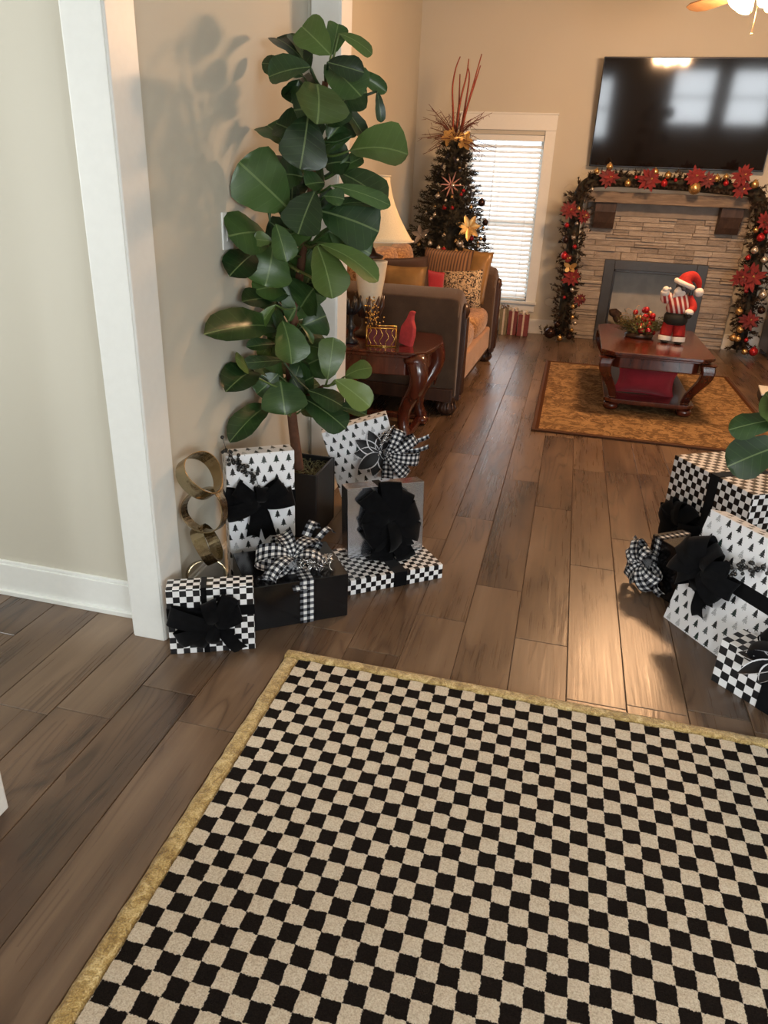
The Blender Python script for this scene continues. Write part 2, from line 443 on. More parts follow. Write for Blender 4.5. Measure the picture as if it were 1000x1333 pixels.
f_ = MB().grid(pile, nu, nv, lambda u, v: ((fx1-fx0)*u, (fy1-fy0)*v))
f_.box(fx0-cx, fx1-cx, fy0-cy, fy1-cy, 0.001, .009)
f_.build('field', rug_field(), rug)
GOLD_PILE = rug_gold()
def strip(x0, x1, y0, y1):
    a = 90 if x1-x0 > y1-y0 else 5; b = 5 if a == 90 else 90
    def fn(u, v):
        x = x0+(x1-x0)*u; y = y0+(y1-y0)*v
        t = v if a == 90 else u
        e = .004*noise.noise((x*25, y*25, 3)) if t in (0.0, 1.0) else 0
        return Vector((x-cx+(e if a != 90 else 0), y-cy+(e if a == 90 else 0), .002+.013*(1-abs(2*t-1)**6)+.002*noise.noise((x*40, y*40, 1))))
    MB().grid(fn, a, b).build('border', GOLD_PILE, rug)
strip(rx0, rx1, ry1-bwid, ry1); strip(rx0, rx1, ry0, ry0+bwid); strip(rx0, rx0+bwid, ry0+bwid, ry1-bwid); strip(rx1-bwid, rx1, ry0+bwid, ry1-bwid)

# ---------------------------------------------------------------- patterned living-room rug
def rug2_mat():
    m = NM('floral_rug', rough=.95, spec=.1)
    u, v = m.uv()
    d = m.noise(m.co(), 5, 3, .6, 1.2); e = m.noise(m.mapped((1, 1, 1), loc=(5, 2, 1)), 11, 3, .65, 2.0); fz = m.noise(m.co(), 160, 2)
    W_, H_ = 1.60, 2.30
    edge = u.mn(u*-1.0+W_).mn(v).mn(v*-1.0+H_)
    pat = (e.gt(.505)*.75+d.gt(.545)*.6).mn(1.0)
    base = m.ramp(fz*.5+d*.5, [(.3, srgb(122, 94, 62)), (.6, srgb(162, 130, 90)), (.8, srgb(188, 158, 116))])
    c = m.mix(pat*.8, base, srgb(70, 48, 30)); c = m.mix(edge.lt(.035), c, srgb(70, 40, 20))
    m.color(c); m.bump(fz, .4, .004); return m.m
r2 = thing('area_rug', 'tan and brown floral area rug under the carved coffee table', 'rug', (-.10, 4.68, 0))
MB().box(0, 1.60, 0, 2.30, .0, .011).build('pile', rug2_mat(), r2, .004)
EDGE = plain('rug_binding', srgb(72, 42, 22), .9)
for b in ((-.012, .012, 0, 2.3), (1.588, 1.612, 0, 2.3), (-.012, 1.612, -.012, .012), (-.012, 1.612, 2.288, 2.312)):
    MB().box(b[0], b[1], b[2], b[3], 0, .014).build('binding', EDGE, r2, .004)
# ---------------------------------------------------------------- living-room materials
def wood(name, dark, light, rough=.3, scale=(6, 6, 1), spec=.5, coat=0.0):
    m = NM(name, rough=rough, spec=spec, Coat_Weight=coat, Coat_Roughness=.12)
    n = m.noise(m.mapped(scale), 3.0, 5, .6, .8); m.color(m.ramp(n, [(.3, dark), (.7, light)])); m.bump(n, .08, .002); return m.m
CHERRY = wood('cherry_wood', srgb(52, 18, 12), srgb(98, 42, 26), .22, coat=.6)
DARKWOOD = wood('dark_walnut_wood', srgb(46, 28, 20), srgb(78, 50, 36), .35)
MANTELW = wood('weathered_mantel_wood', srgb(92, 78, 66), srgb(140, 122, 104), .7, (1.5, 12, 14))
CORBELW = wood('corbel_wood', srgb(50, 36, 30), srgb(78, 58, 48), .6, (8, 8, 2))
BLACKMET = plain('black_metal', srgb(30, 30, 33), .4, vary=.1)
def stone():
    m = NM('ledge_stone', rough=.85, spec=.3)
    r = m.rand(); n = m.noise(m.mapped((3, 10, 16)), 3.0, 5, .65, .4)
    m.color(m.ramp(n*.7+r*.3, [(.22, srgb(126, 115, 105)), (.5, srgb(164, 152, 140)), (.78, srgb(192, 181, 168))])); m.bump(n+m.noise(m.co(), 45, 4), .8, .012); return m.m
STONE = stone()
MORTAR = plain('stone_mortar', srgb(132, 121, 110), .9)
LINTEL = plain('smooth_stone_band', srgb(140, 130, 120), .8, vary=.15, scale=12)

# ---------------------------------------------------------------- fireplace
FX0, FX1, FY, FZT = .07, 1.68, 8.44, 1.41
fp = thing('fireplace', 'pale stacked stone fireplace with a black framed firebox', 'fireplace', ((FX0+FX1)/2, 8.5, 0))
fc = (FX0+FX1)/2
OX0, OX1, OZ1 = .343-fc, 1.387-fc, .852
MB().box(FX0-fc, OX0, -.025, .048, 0, FZT).box(OX1, FX1-fc, -.025, .048, 0, FZT).box(OX0, OX1, -.025, .048, OZ1, FZT).build('backing', MORTAR, fp)
MB().box(FX0-fc+.01, FX1-fc-.01, -.066, -.02, 1.285, FZT).build('stone_band', LINTEL, fp, .004)
rs = random.Random(11); z = 0.0
while z < 1.28:
    h = min(rs.choice([.045, .055, .068, .08]), 1.284-z)
    if 1.284-z-h < .025: h = 1.284-z
    spans = [(FX0-fc, FX1-fc)] if z >= OZ1-.02 else [(FX0-fc, OX0), (OX1, FX1-fc)]
    if z < OZ1 < z+h: h = OZ1-z if OZ1-z > .02 else h
    for a, b in spans:
        x = a
        while x < b-.001:
            l = rs.uniform(.12, .42); 
            if b-x-l < .09: l = b-x
            y = -.035-rs.uniform(0, .03)
            hs = [(z, z+h)] if h < .05 or rs.random() < .55 else [(z, z+h*.48), (z+h*.48, z+h)]
            for q0, q1 in hs:
                y = -.030-rs.uniform(0, .036); j = [rs.uniform(-.003, .003) for _ in range(4)]
                MB().add([(x+.0015, y+j[0], q0+.0015), (x+l-.0015, y+j[1], q0+.0015), (x+l-.0015, y+j[2], q1-.0015), (x+.0015, y+j[3], q1-.0015),
                          (x+.0015, -.01, q0+.0015), (x+l-.0015, -.01, q0+.0015), (x+l-.0015, -.01, q1-.0015), (x+.0015, -.01, q1-.0015)],
                         [(0, 1, 2, 3), (1, 5, 6, 2), (5, 4, 7, 6), (4, 0, 3, 7), (3, 2, 6, 7), (4, 5, 1, 0)]).build('stone', STONE, fp, .003, 1)
            x += l
    z += h
fr = .105
SURR = plain('firebox_surround_metal', srgb(52, 54, 58), .45, vary=.08)
FBACK = plain('firebox_lining', srgb(168, 164, 156), .7, vary=.12, scale=8)
MB().box(OX0, OX0+fr, -.06, .0, 0, OZ1).box(OX1-fr, OX1, -.06, .0, 0, OZ1).box(OX0+fr, OX1-fr, -.06, .0, OZ1-fr*.9, OZ1).build('surround', SURR, fp, .004)
# firebox recess (within the depth of stone and wall) lined in grey
MB().box(OX0+fr-.01, OX1-fr+.01, .36, .38, 0, OZ1-.05).box(OX0+fr-.02, OX0+fr, .0, .38, 0, OZ1-.05).box(OX1-fr, OX1-fr+.02, .0, .38, 0, OZ1-.05).box(OX0+fr-.02, OX1-fr+.02, .0, .38, OZ1-.07, OZ1-.05).build('firebox_lining', FBACK, fp)
MB().box(OX0+fr-.01, OX1-fr+.01, -.05, .37, 0, .03).build('firebox_floor', BLACKMET, fp)
MB().box(OX0+fr, OX0+fr+.02, -.055, .04, .03, OZ1-.09).box(OX1-fr-.02, OX1-fr, -.055, .04, .03, OZ1-.09).box(OX0+fr, OX1-fr, -.055, .04, OZ1-.12, OZ1-.09).build('inner_frame', BLACKMET, fp, .003)
LOG = plain('bark_log', srgb(70, 50, 40), .9, vary=.4, scale=18, bump=.8, bd=.02)
for i, (lx, ly, lz, l, r, rz, ry) in enumerate([(.66, 8.56, .085, .36, .055, .06, 0), (.66, 8.67, .085, .34, .052, -.06, 0), (1.04, 8.58, .080, .30, .05, .1, 0), (.58, 8.61, .235, .22, .05, .3, .9), (.86, 8.64, .185, .30, .045, -.1, 0)]):
    mb = MB(); rr = random.Random(i)
    n = 9; pts = [(l*(k/(n-1)-.5), 0, .012*math.sin(k*1.7+i)) for k in range(n)]
    mb.tube(pts, [r*rr.uniform(.85, 1.12) for _ in range(n)], 9)
    lg = mb.build('log', LOG); lg.location = (lx, ly, lz); lg.rotation_euler = (0, ry, rz)
    pass
    tag(lg, ['brown bark log lying at the bottom of the firebox', 'brown bark log resting across the pile in the firebox', 'long bark log on the firebox floor behind the coffee table', 'short bark log standing up steeply in the firebox', 'bark log topmost on the firebox pile'][i], 'log', 'logs in the firebox')

# ---------------------------------------------------------------- mantel
mt = thing('mantel_shelf', 'weathered grey wood mantel beam on two dark corbels', 'mantel', (.865, 8.44, 1.16))
def rough_beam(u, v): pass
mb = MB(); x0, x1 = -.895, .895
prof = [(-.20, .247), (-.20, .350), (.0, .350), (.0, .247)]
n = 24; vs = []
for i in range(n+1):
    x = x0+(x1-x0)*i/n
    for k, (y, z) in enumerate(prof):
        j = .005*noise.noise((x*6, k*3.1, 0)) if k in (0, 1) else 0
        vs.append((x, y+j, z+j))
fs = [(i*4+k, i*4+(k+1) % 4, (i+1)*4+(k+1) % 4, (i+1)*4+k) for i in range(n) for k in range(4)]+[(3, 2, 1, 0), (n*4, n*4+1, n*4+2, n*4+3)]
mb.add(vs, [tuple(reversed(f)) for f in fs]); mb.build('beam', MANTELW, mt, .004)
for cxx in (.26-.865, 1.475-.865):
    prof = [(-.065, 0), (-.105, .06), (-.15, .16), (-.16, .25), (0, .25), (0, 0)]
    mb = MB(); nn = len(prof)
    mb.add([(cxx-.105, y, z) for y, z in prof]+[(cxx+.105, y, z) for y, z in prof], [tuple(range(nn)), tuple(range(2*nn-1, nn-1, -1))]+[(i, nn+i, nn+(i+1) % nn, (i+1) % nn) for i in range(nn)])
    mb.build('corbel', CORBELW, mt, .004)

# ---------------------------------------------------------------- television
SCREEN = plain('tv_screen_black', srgb(24, 18, 16), .07, vary=.0, bump=0, spec=.34)
TVB = plain('tv_bezel', srgb(14, 14, 15), .3, vary=.05)
tv = thing('television', 'large flat black television hung above the garlanded mantel', 'television', matrix=Matrix.Translation((.865, 8.455, 1.742)) @ Matrix.Rotation(R(6.2), 4, 'X'))
MB().box(-.832, .832, -.012, .045, 0, .955).build('housing', TVB, tv, .006)
MB().box(-.822, .822, -.0135, -.010, .014, .945).build('screen', SCREEN, tv)
MB().box(-.3, .3, .04, .075, .28, .62).build('wall_bracket', BLACKMET, tv, .004)

# ---------------------------------------------------------------- ceiling fan with lights
GLOW = NM('lit_frosted_glass', (1, .9, .75), .4); GLOW.b.inputs['Emission Color'].default_value = (1, .78, .45, 1); GLOW.b.inputs['Emission Strength'].default_value = 7; GLOW = GLOW.m
BRONZE = plain('fan_bronze', srgb(120, 92, 62), .35, .7)
fan = thing('ceiling_fan', 'ceiling fan with lit glass shades and a hanging pull chain', 'ceiling fan', (.865, 5.62, LZ))
zc = -(LZ-2.72)
MB().lathe([(.0, 0), (.07, 0), (.065, -.05), (.02, -.07)], 20).tube([(0, 0, -.06), (0, 0, zc+.10)], .013, 10).build('downrod', BRONZE, fan)
MB().lathe([(.02, zc+.12), (.10, zc+.10), (.115, zc+.03), (.10, zc-.02), (.05, zc-.04), (.045, zc-.10), (0, zc-.11)], 24).build('motor', BRONZE, fan)
BLADE = wood('fan_blade_wood', srgb(120, 92, 64), srgb(150, 118, 86), .4)
for k in range(5):
    a = R(118.5+72*k); M = Matrix.Rotation(a, 4, 'Z') @ Matrix.Rotation(R(11), 4, 'X')
    poly = [(.20, -.045), (.30, -.062), (.58, -.066), (.645, -.045), (.665, 0), (.645, .045), (.58, .066), (.30, .062), (.20, .045)]
    b = MB().prism(poly, -.004, .004, Matrix.Translation((0, 0, zc-.085)) @ M).build('blade', BLADE, fan)
    MB().box(.08, .24, -.018, .018, -.010, -.002, Matrix.Translation((0, 0, zc-.085)) @ M).build('blade_iron', BRONZE, b)
for k in range(4):
    a = R(20+90*k); d = Vector((math.cos(a), math.sin(a), 0)); c = Vector((0, 0, zc-.10))
    e = c+d*.07+Vector((0, 0, -.005)); tip = (d*.75+Vector((0, 0, -1))).normalized()
    MB().tube([c, c+d*.05, e], .009, 8).build('lamp_arm', BRONZE, fan)
    M = basis(e, *(lambda zz: (zz.orthogonal().normalized(), zz.cross(zz.orthogonal().normalized()), zz))(tip))
    s = MB().lathe([(.018, 0), (.032, .02), (.046, .055), (.052, .085), (.047, .10), (.0, .105)], 18, M=M).build('lamp_shade', GLOW, fan)
    l = bpy.data.lights.new('fan_bulb', 'POINT'); l.energy = 50; l.color = (1, .57, .29); l.shadow_soft_size = .05
    lo = bpy.data.objects.new('fan_bulb', l); col.objects.link(lo); lo.parent = fan; lo.location = e+tip*.16
for dx, L in ((.012, .235), (-.02, .12)):
    MB().tube([(dx, -.03, zc-.10), (dx, -.03, zc-.10-L)], .0022, 6).ball((dx, -.03, zc-.10-L), .007, 8).build('pull_chain', BRONZE, fan)

# ---------------------------------------------------------------- sofa
def fabric(name, a, b, scale=220, rough=.95, sheen=.3):
    m = NM(name, rough=rough, spec=.15, Sheen_Weight=sheen); n = m.noise(m.co(), scale, 3); g = m.noise(m.co(), 7, 3)
    m.color(m.ramp(n*.4+g*.6, [(.3, a), (.7, b)])); m.bump(n, .35, .003); return m.m
SUEDE = fabric('brown_suede', srgb(66, 50, 39), srgb(92, 71, 55))
def damask():
    m = NM('tan_damask', rough=.9, spec=.15, Sheen_Weight=.3); e = m.noise(m.co(), 9, 3, .6, 1.6); n = m.noise(m.co(), 240, 2)
    m.color(m.ramp(((e*7.0).fr()-.5).ab()*1.4+n*.2, [(.2, srgb(126, 86, 52)), (.5, srgb(168, 124, 80)), (.8, srgb(190, 148, 102))])); m.bump(n, .3, .003); return m.m
DAMASK = damask()
TANFAB = fabric('tan_base_fabric', srgb(150, 108, 66), srgb(176, 132, 86))
def cushion_fn(w, d, h, e=3.0, puff=.35):
    # superellipse block with soft crowned faces: returns a list of verts/faces
    mb = MB(); n = 20; m = 12
    def pt(u, v):
        th = 2*PI*u; ph = PI*(v-.5)
        c, s_ = math.cos(th), math.sin(th)
        sg = lambda q, p: math.copysign(abs(q)**p, q)
        cp = abs(math.cos(ph))**(puff); 
        return Vector((w/2*sg(c, 2/e)*cp, d/2*sg(s_, 2/e)*cp, h/2*sg(math.sin(ph), .9)))
    mb.grid(pt, n, m); return mb
sofa = thing('sofa', 'brown suede sofa with tan damask seat and carved wood arm posts', 'sofa', (-1.2, 5.85, 0), R(-1.2))
# local: x forward to the room (+X), y along the wall; sofa spans x -.52...58, y -1.05..1.0
mb = MB().box(-.50, .545, -.82, .82, .14, .34); mb.build('base', TANFAB, sofa, .02, 3)
mb = MB().box(-.52, .53, -.84, .84, .10, .15); mb.build('rail', DARKWOOD, sofa, .008)
for s in (-1, 1):
    y0, y1 = (-1.05, -.80) if s < 0 else (.78, 1.00)
    prof = [(y0+.03, .13), (y0, .35), (y0-.02, .70), (y0, .79), ((y0+y1)/2, .845), (y1, .79), (y1-.01, .5), (y1-.02, .13)]
    arm = MB(); xs = [-.50, -.3, 0, .3, .50, .545, .56]; nn = len(prof); vs = []
    for i, x in enumerate(xs):
        sc = 1.0 if i < 5 else (.985 if i == 5 else .93)
        for y, z in prof: vs.append((x, (y0+y1)/2+(y-(y0+y1)/2)*sc, .13+(z-.13)*(sc if i > 4 else 1)-(.0)))
    fs = [(i*nn+k, (i+1)*nn+k, (i+1)*nn+(k+1) % nn, i*nn+(k+1) % nn) for i in range(len(xs)-1) for k in range(nn)]
    fs += [tuple(range(nn)), tuple(len(vs)-1-k for k in range(nn))]
    arm.add(vs, fs, smooth=True); a = arm.build('arm', SUEDE, sofa, .018, 2)
    # carved post: fluted strip with a scroll top on the arm front
    ym = (y0+y1)/2
    post = MB().box(.545, .585, ym-.055, ym+.055, .10, .70)
    for k in range(3): post.tube([(.588, ym-.034+.034*k, .14), (.588, ym-.034+.034*k, .66)], .012, 8)
    post.lathe([(.0, 0), (.05, 0), (.055, .015), (.045, .03), (.02, .04), (0, .045)], 16, M=Matrix.Translation((.56, ym, .70)) @ Matrix.Rotation(R(90), 4, 'Y'))
    post.build('carved_post', DARKWOOD, sofa, .004)
    if s < 0: MB().box(-.48, .545, y0-.002, y0+.03, .10, .19).build('side_rail', DARKWOOD, sofa, .006)
for (x, y) in ((.50, -.97), (.50, .93), (-.44, -.97), (-.44, .93)):
    ft = MB().lathe([(.0, 0), (.045, 0), (.062, .02), (.066, .05), (.05, .085), (.06, .11), (.06, .13)], 18, (x, y, 0))
    for k in range(10):
        a = 2*PI*k/10; ft.tube([(x+.05*math.cos(a), y+.05*math.sin(a), .015), (x+.068*math.cos(a), y+.068*math.sin(a), .045), (x+.052*math.cos(a), y+.052*math.sin(a), .085)], .009, 6)
    ft.build('foot', DARKWOOD, sofa)
for y in (-.40, .39):
    c = cushion_fn(.86, .79, .20, 6, .12).build('seat_cushion', DAMASK, sofa, loc=(.11, y, .42))
mb = MB().box(-.56, -.36, -.90, .90, .14, .86); mb.build('backrest', SUEDE, sofa, .05, 4)
for y in (-.53, 0, .53):
    cushion_fn(.5, .22, .50, 4, .3).build('back_cushion', DAMASK, sofa, loc=(-.27, y, .74), rot=(0, R(-12), R(90)))

def pillow(label, loc, w, h, t, mat, rot, cat='pillow', name='throw_pillow', e=3.2, pinch=.06):
    mb = MB(); n = 14
    def fn(sg):
        def f(u, v):
            x = 2*u-1; y = 2*v-1
            pin = 1-.10*(x*x)*(1-y*y)*0-.07*(1-abs(x)**2)*abs(y)**6*0
            k = max(0, (1-abs(x)**e)*(1-abs(y)**e))**.55
            ex = x*(1-pinch*(1-y*y)); ey = y*(1-pinch*(1-x*x))
            return Vector((ex*w/2, sg*t/2*k, ey*h/2))
        return f
    mb.grid(fn(-1), n, n); mb.grid(fn(1), n, n)
    o = mb.build(name, mat, loc=loc, rot=rot, weld=True)
    return tag(o, label, cat, 'throw pillows on the sofa' if 'sofa' in label else None)
def stripe_mat(name, a, b, per, ax=0):
    m = NM(name, rough=.8, Sheen_Weight=.3); sp = m.n('ShaderNodeSeparateXYZ', Vector=m.co()); v = S(m.nt, sp.outputs[ax])
    k = ((v/per).fr()-.5).ab()*2.0; m.color(m.ramp(k, [(.25, a), (.6, b)])); m.bump(k, .4, .006); return m.m
def animal():
    m = NM('animal_print', rough=.8); e = m.noise(m.co(), 16, 2, .5, 2.2); k = ((e*5.0).fr()-.5).ab()*2.0
    m.color(m.ramp(k, [(.38, srgb(40, 26, 20)), (.55, srgb(205, 178, 140))])); return m.m
GOLDF = plain('gold_satin', srgb(138, 102, 56), .35, .1, vary=.25, scale=9)
DKBROWN = fabric('dark_brown_velvet', srgb(48, 32, 26), srgb(74, 52, 42))
REDF = fabric('red_velvet', srgb(124, 28, 38), srgb(160, 48, 58))
pillow('brown ribbed throw pillow standing against the far sofa arm', (-1.06, 6.50, .76), .46, .46, .16, stripe_mat('ribbed_brown', srgb(70, 44, 26), srgb(132, 92, 56), .026), (R(-14), 0, R(-12)))
pillow('gold satin throw pillow edge behind the animal print pillow on sofa', (-.82, 6.545, .77), .28, .44, .12, GOLDF, (R(-12), R(4), R(-8)))
pillow('animal print throw pillow at the front of the sofa seat', (-.88, 6.30, .68), .36, .32, .13, animal(), (R(-16), R(-6), R(-10)))
pillow('red velvet throw pillow in the middle of the sofa', (-1.10, 6.12, .69), .20, .30, .13, REDF, (R(-14), R(10), R(35)))
pillow('flat gold throw pillow just behind the near sofa arm', (-1.17, 5.27, .75), .34, .38, .13, GOLDF, (R(-18), 0, R(4)))
pillow('dark brown velvet throw pillow leaning on the sofa back', (-1.24, 5.66, .78), .40, .38, .14, DKBROWN, (R(-20), R(-4), R(18)))

# ---------------------------------------------------------------- end table with lamp and trinkets
def cabriole(mb, top, foot, r0, r1, bulge, n=14):
    top = Vector(top); foot = Vector(foot); out = Vector((foot.x-0, 0, 0)); pts = []; rad = []
    d = Vector(bulge)
    for i in range(n+1):
        t = i/n; p = top.lerp(foot, t)+d*math.sin(2*PI*min(t*1.05, 1))*(.9 if t < .5 else .75)
        pts.append(p); rad.append(r0*(1-t)**1.2+r1*(1-(1-t)**1.2)+.012*max(0, math.sin((t-.85)*PI/.15)) if t > .85 else r0*(1-t)**1.2+r1*(1-(1-t)**1.2))
    mb.tube(pts, rad, 10)
et = thing('end_table', 'carved cherry wood end table beside the sofa arm', 'table', (-1.08, 4.30, 0))
def serp(hx, hy, k=.03, n=8, cut=.06):
    # rectangle with gently bowed sides and clipped corners
    P = []
    def side(a, b, bow):
        a = Vector(a); b = Vector(b); nrm = Vector(((b-a).y, -(b-a).x)).normalized()
        for i in range(n+1):
            t = i/n; P.append(tuple(a.lerp(b, t)+nrm*bow*math.sin(PI*t)))
    side((-hx+cut, -hy), (hx-cut, -hy), k); side((hx, -hy+cut), (hx, hy-cut), k); side((hx-cut, hy), (-hx+cut, hy), k); side((-hx, hy-cut), (-hx, -hy+cut), k)
    return P
MB().prism(serp(.33, .32), .548, .570).prism(serp(.345, .335), .570, .585).build('tabletop', CHERRY, et, .005)
MB().prism(serp(.29, .28), .44, .548).build('apron', CHERRY, et, .004)
for sx in (-1, 1):
    for sy in (-1, 1):
        mb = MB(); cabriole(mb, (sx*.285, sy*.275, .55), (sx*.245, sy*.245, .03), .062, .030, (sx*.045, sy*.035, 0))
        for q in (-.018, .018):   # carved ridges down the knee
            pts = [(sx*(.345-.03*t), sy*(.30-.02*t)+q, .53-.26*t) for t in (0, .25, .5, .75, 1)]; mb.tube(pts, [.010, .013, .012, .009, .005], 6)
        mb.ball((sx*.285, sy*.275, .535), .072, 12, (1, 1, .55)); mb.ball((sx*.243, sy*.243, .035), .048, 12, (1.1, 1.1, .73))
        mb.build('leg', CHERRY, et)
MB().box(-.24, .24, -.26, -.22, .03, .065).box(-.24, .24, .22, .26, .03, .065).box(.22, .26, -.24, .24, .03, .065).box(-.26, -.22, -.24, .24, .03, .065).build('stretcher', CHERRY, et, .006)

SHADE = NM('cream_lamp_shade', srgb(240, 222, 184), .8)
SHADE.color(SHADE.ramp(SHADE.noise(SHADE.mapped((300, 300, 8)), 1, 2), [(.3, srgb(232, 212, 172)), (.7, srgb(246, 230, 196))])); SHADE = SHADE.m
CREAM = plain('cream_ceramic', srgb(226, 212, 186), .3, vary=.04)
lamp = thing('table_lamp', 'table lamp with cream bell shade and pale vase base', 'lamp', (-1.165, 4.36, .585))
prof = []
for i in range(15):
    t = i/14; r = .095+(.245-.095)*(t**1.7); prof.append((r, .905-.345*t))
MB().lathe(prof+[(r-.004, z) for r, z in reversed(prof)], 36).build('lamp_shade', SHADE, lamp)
for r, z in ((.097, .905), (.247, .562)):
    MB().tube([(r*math.cos(2*PI*k/36), r*math.sin(2*PI*k/36), z) for k in range(37)], .005, 6).build('shade_piping', CREAM, lamp)
MB().lathe([(.045, .14), (.055, .17), (.072, .25), (.088, .35), (.098, .43), (.10, .445), (.085, .45), (.02, .45)], 28).build('vase', CREAM, lamp)
dk = MB().lathe([(.0, 0), (.085, 0), (.09, .02), (.06, .04), (.045, .07), (.05, .12), (.06, .15), (.0, .16)], 24)
for k in range(9):
    a = 2*PI*k/9; dk.tube([(.05*math.cos(a), .05*math.sin(a), .12), (.078*math.cos(a), .078*math.sin(a), .19), (.088*math.cos(a+.1), .088*math.sin(a+.1), .25)], [.018, .016, .004], 6)
dk.build('leaf_base', DARKWOOD, lamp)
MB().tube([(0, 0, .45), (0, 0, .88)], .012, 10).lathe([(.0, .455), (.07, .46), (.075, .475), (.03, .49), (.015, .52), (.0, .52)], 20).build('stem', DARKWOOD, lamp)

# sparkling wire trinket: gift-shaped frame with a spray of gold dots
GOLDM = plain('bright_gold_metal', srgb(220, 176, 96), .25, .9, vary=.15)
MAROON = plain('maroon_metal', srgb(98, 28, 30), .35, .3, vary=.2)
tr = thing('tinsel_decoration', 'small gold wire holiday decoration glittering on the end table', 'decoration', (-1.02, 4.11, .585), R(12))
mb = MB(); hx, hy, hz = .085, .045, .105
for sx in (-1, 1):
    for sy in (-1, 1):
        mb.tube([(sx*hx, sy*hy, 0), (sx*hx, sy*hy, hz)], .004, 6)
for z in (.004, hz):
    for sy in (-1, 1): mb.tube([(-hx, sy*hy, z), (hx, sy*hy, z)], .004, 6)
    for sx in (-1, 1): mb.tube([(sx*hx, -hy, z), (sx*hx, hy, z)], .004, 6)
for k in range(5):
    x = -hx+2*hx*(k+.5)/5; mb.tube([(x+.01*math.sin(j*1.5+k), -hy-.002, hz*j/6) for j in range(7)], .003, 5)
mb.build('wire_frame', GOLDM, tr)
MB().box(-hx+.006, hx-.006, -hy+.006, hy-.006, .003, hz-.006).build('red_panel', MAROON, tr, .003)
rg = random.Random(3); mb = MB(); sb = MB()
for k in range(26):
    a = rg.uniform(0, 6.28); rr = rg.uniform(.01, .07); h = rg.uniform(.12, .27)
    sb.tube([(-.05, 0, .0), (-.05+rr*.5*math.cos(a), rr*.5*math.sin(a)*.6, h*.6), (-.05+rr*math.cos(a), rr*math.sin(a)*.6, h)], .0014, 4)
    for q in (.7, .85, 1.0): mb.ball((-.05+rr*q*math.cos(a)+rg.uniform(-.006, .006), rr*q*math.sin(a)*.6, h*q), .0055, 6)
sb.build('stems', DARKWOOD, tr); mb.build('gold_berries', GOLDM, tr)
# dark candle holder beside it
ch = thing('candle_holder', 'dark turned candle holder with leaf cups on the end table', 'candle holder', (-1.205, 4.10, .585))
MB().lathe([(0, 0), (.045, 0), (.048, .012), (.018, .03), (.014, .07), (.03, .095), (.016, .115), (.014, .15), (.032, .18), (.036, .20), (0, .20)], 18).build('stem', BLACKMET, ch)
lf = MB()
for k in range(8):
    a = 2*PI*k/8; lf.tube([(.02*math.cos(a), .02*math.sin(a), .17), (.055*math.cos(a), .055*math.sin(a), .21), (.06*math.cos(a), .06*math.sin(a), .26)], [.012, .014, .003], 6)
lf.build('leaf_cup', BLACKMET, ch)
# red bottle-shaped bag, leaning
RB = plain('red_felt', srgb(186, 62, 62), .85, vary=.15)
rb = MB(); pr = [(-.045, 0), (.045, 0), (.052, .07), (.046, .115), (.022, .155), (.018, .185), (.026, .205), (-.004, .205), (-.012, .185), (-.020, .155), (-.050, .10), (-.052, .06)]
rb.prism(pr, -.016, .016, Matrix.Rotation(R(90), 4, 'X'))
o = rb.build('gift_bag', RB, bevel=.008, seg=3, loc=(-.885, 4.17, .586), rot=(0, R(9), R(-28))); tag(o, 'small red bottle-shaped gift bag on the end table edge', 'gift bag')

# ---------------------------------------------------------------- coffee table
ct = thing('coffee_table', 'dark cherry coffee table with curved legs and lower shelf', 'table', (.675, 5.95, .012))
def ctop(hx, hy, c): return [(-hx+c, -hy), (hx-c, -hy), (hx-c*.35, -hy+c*.5), (hx, -hy+c), (hx, hy-c), (hx-c*.35, hy-c*.5), (hx-c, hy), (-hx+c, hy), (-hx+c*.35, hy-c*.5), (-hx, hy-c), (-hx, -hy+c), (-hx+c*.35, -hy+c*.5)]
MB().prism(ctop(.365, .635, .085), .398, .415).prism(ctop(.385, .655, .09), .415, .440).build('tabletop', CHERRY, ct, .006, 3)
MB().prism(ctop(.31, .58, .06), .315, .398).build('apron', CHERRY, ct, .006)
MB().prism(ctop(.295, .565, .05), .050, .078).prism(ctop(.315, .585, .05), .062, .090).build('shelf', CHERRY, ct, .005)
for sx in (-1, 1):
    for sy in (-1, 1):
        mb = MB(); cs = []
        for i in range(15):
            t = i/14
            off = .335-.085*t+.05*math.sin(PI*min(1, t*1.25))*(1-t)
            wd = .064*(1-.45*t); cs.append((sx*off, sy*(off+.255), .395-.31*t, wd))
        n = 4; vs = []
        for x, y, z, wd in cs:
            for ax, ay in ((-1, -1), (1, -1), (1, 1), (-1, 1)): vs.append((x+ax*wd*.75, y+ay*wd*.75, z))
        fs = [(i*4+k, i*4+(k+1) % 4, (i+1)*4+(k+1) % 4, (i+1)*4+k) for i in range(14) for k in range(4)]+[(0, 1, 2, 3), (59, 58, 57, 56)]
        mb.add(vs, [tuple(reversed(f)) for f in fs]); lg = mb.build('leg', CHERRY, ct, .010, 2)
        MB().lathe([(0, 0), (.04, 0), (.055, .015), (.057, .035), (.045, .055), (.0, .055)], 18, (sx*.255, sy*.52, 0)).build('foot', CHERRY, lg)
pillow('red velvet cushion lying on the coffee table lower shelf', (.655, 5.62, .205), .47, .24, .22, REDF, (R(-10), R(3), 0), name='floor_cushion', cat='cushion', e=2.0, pinch=.17)
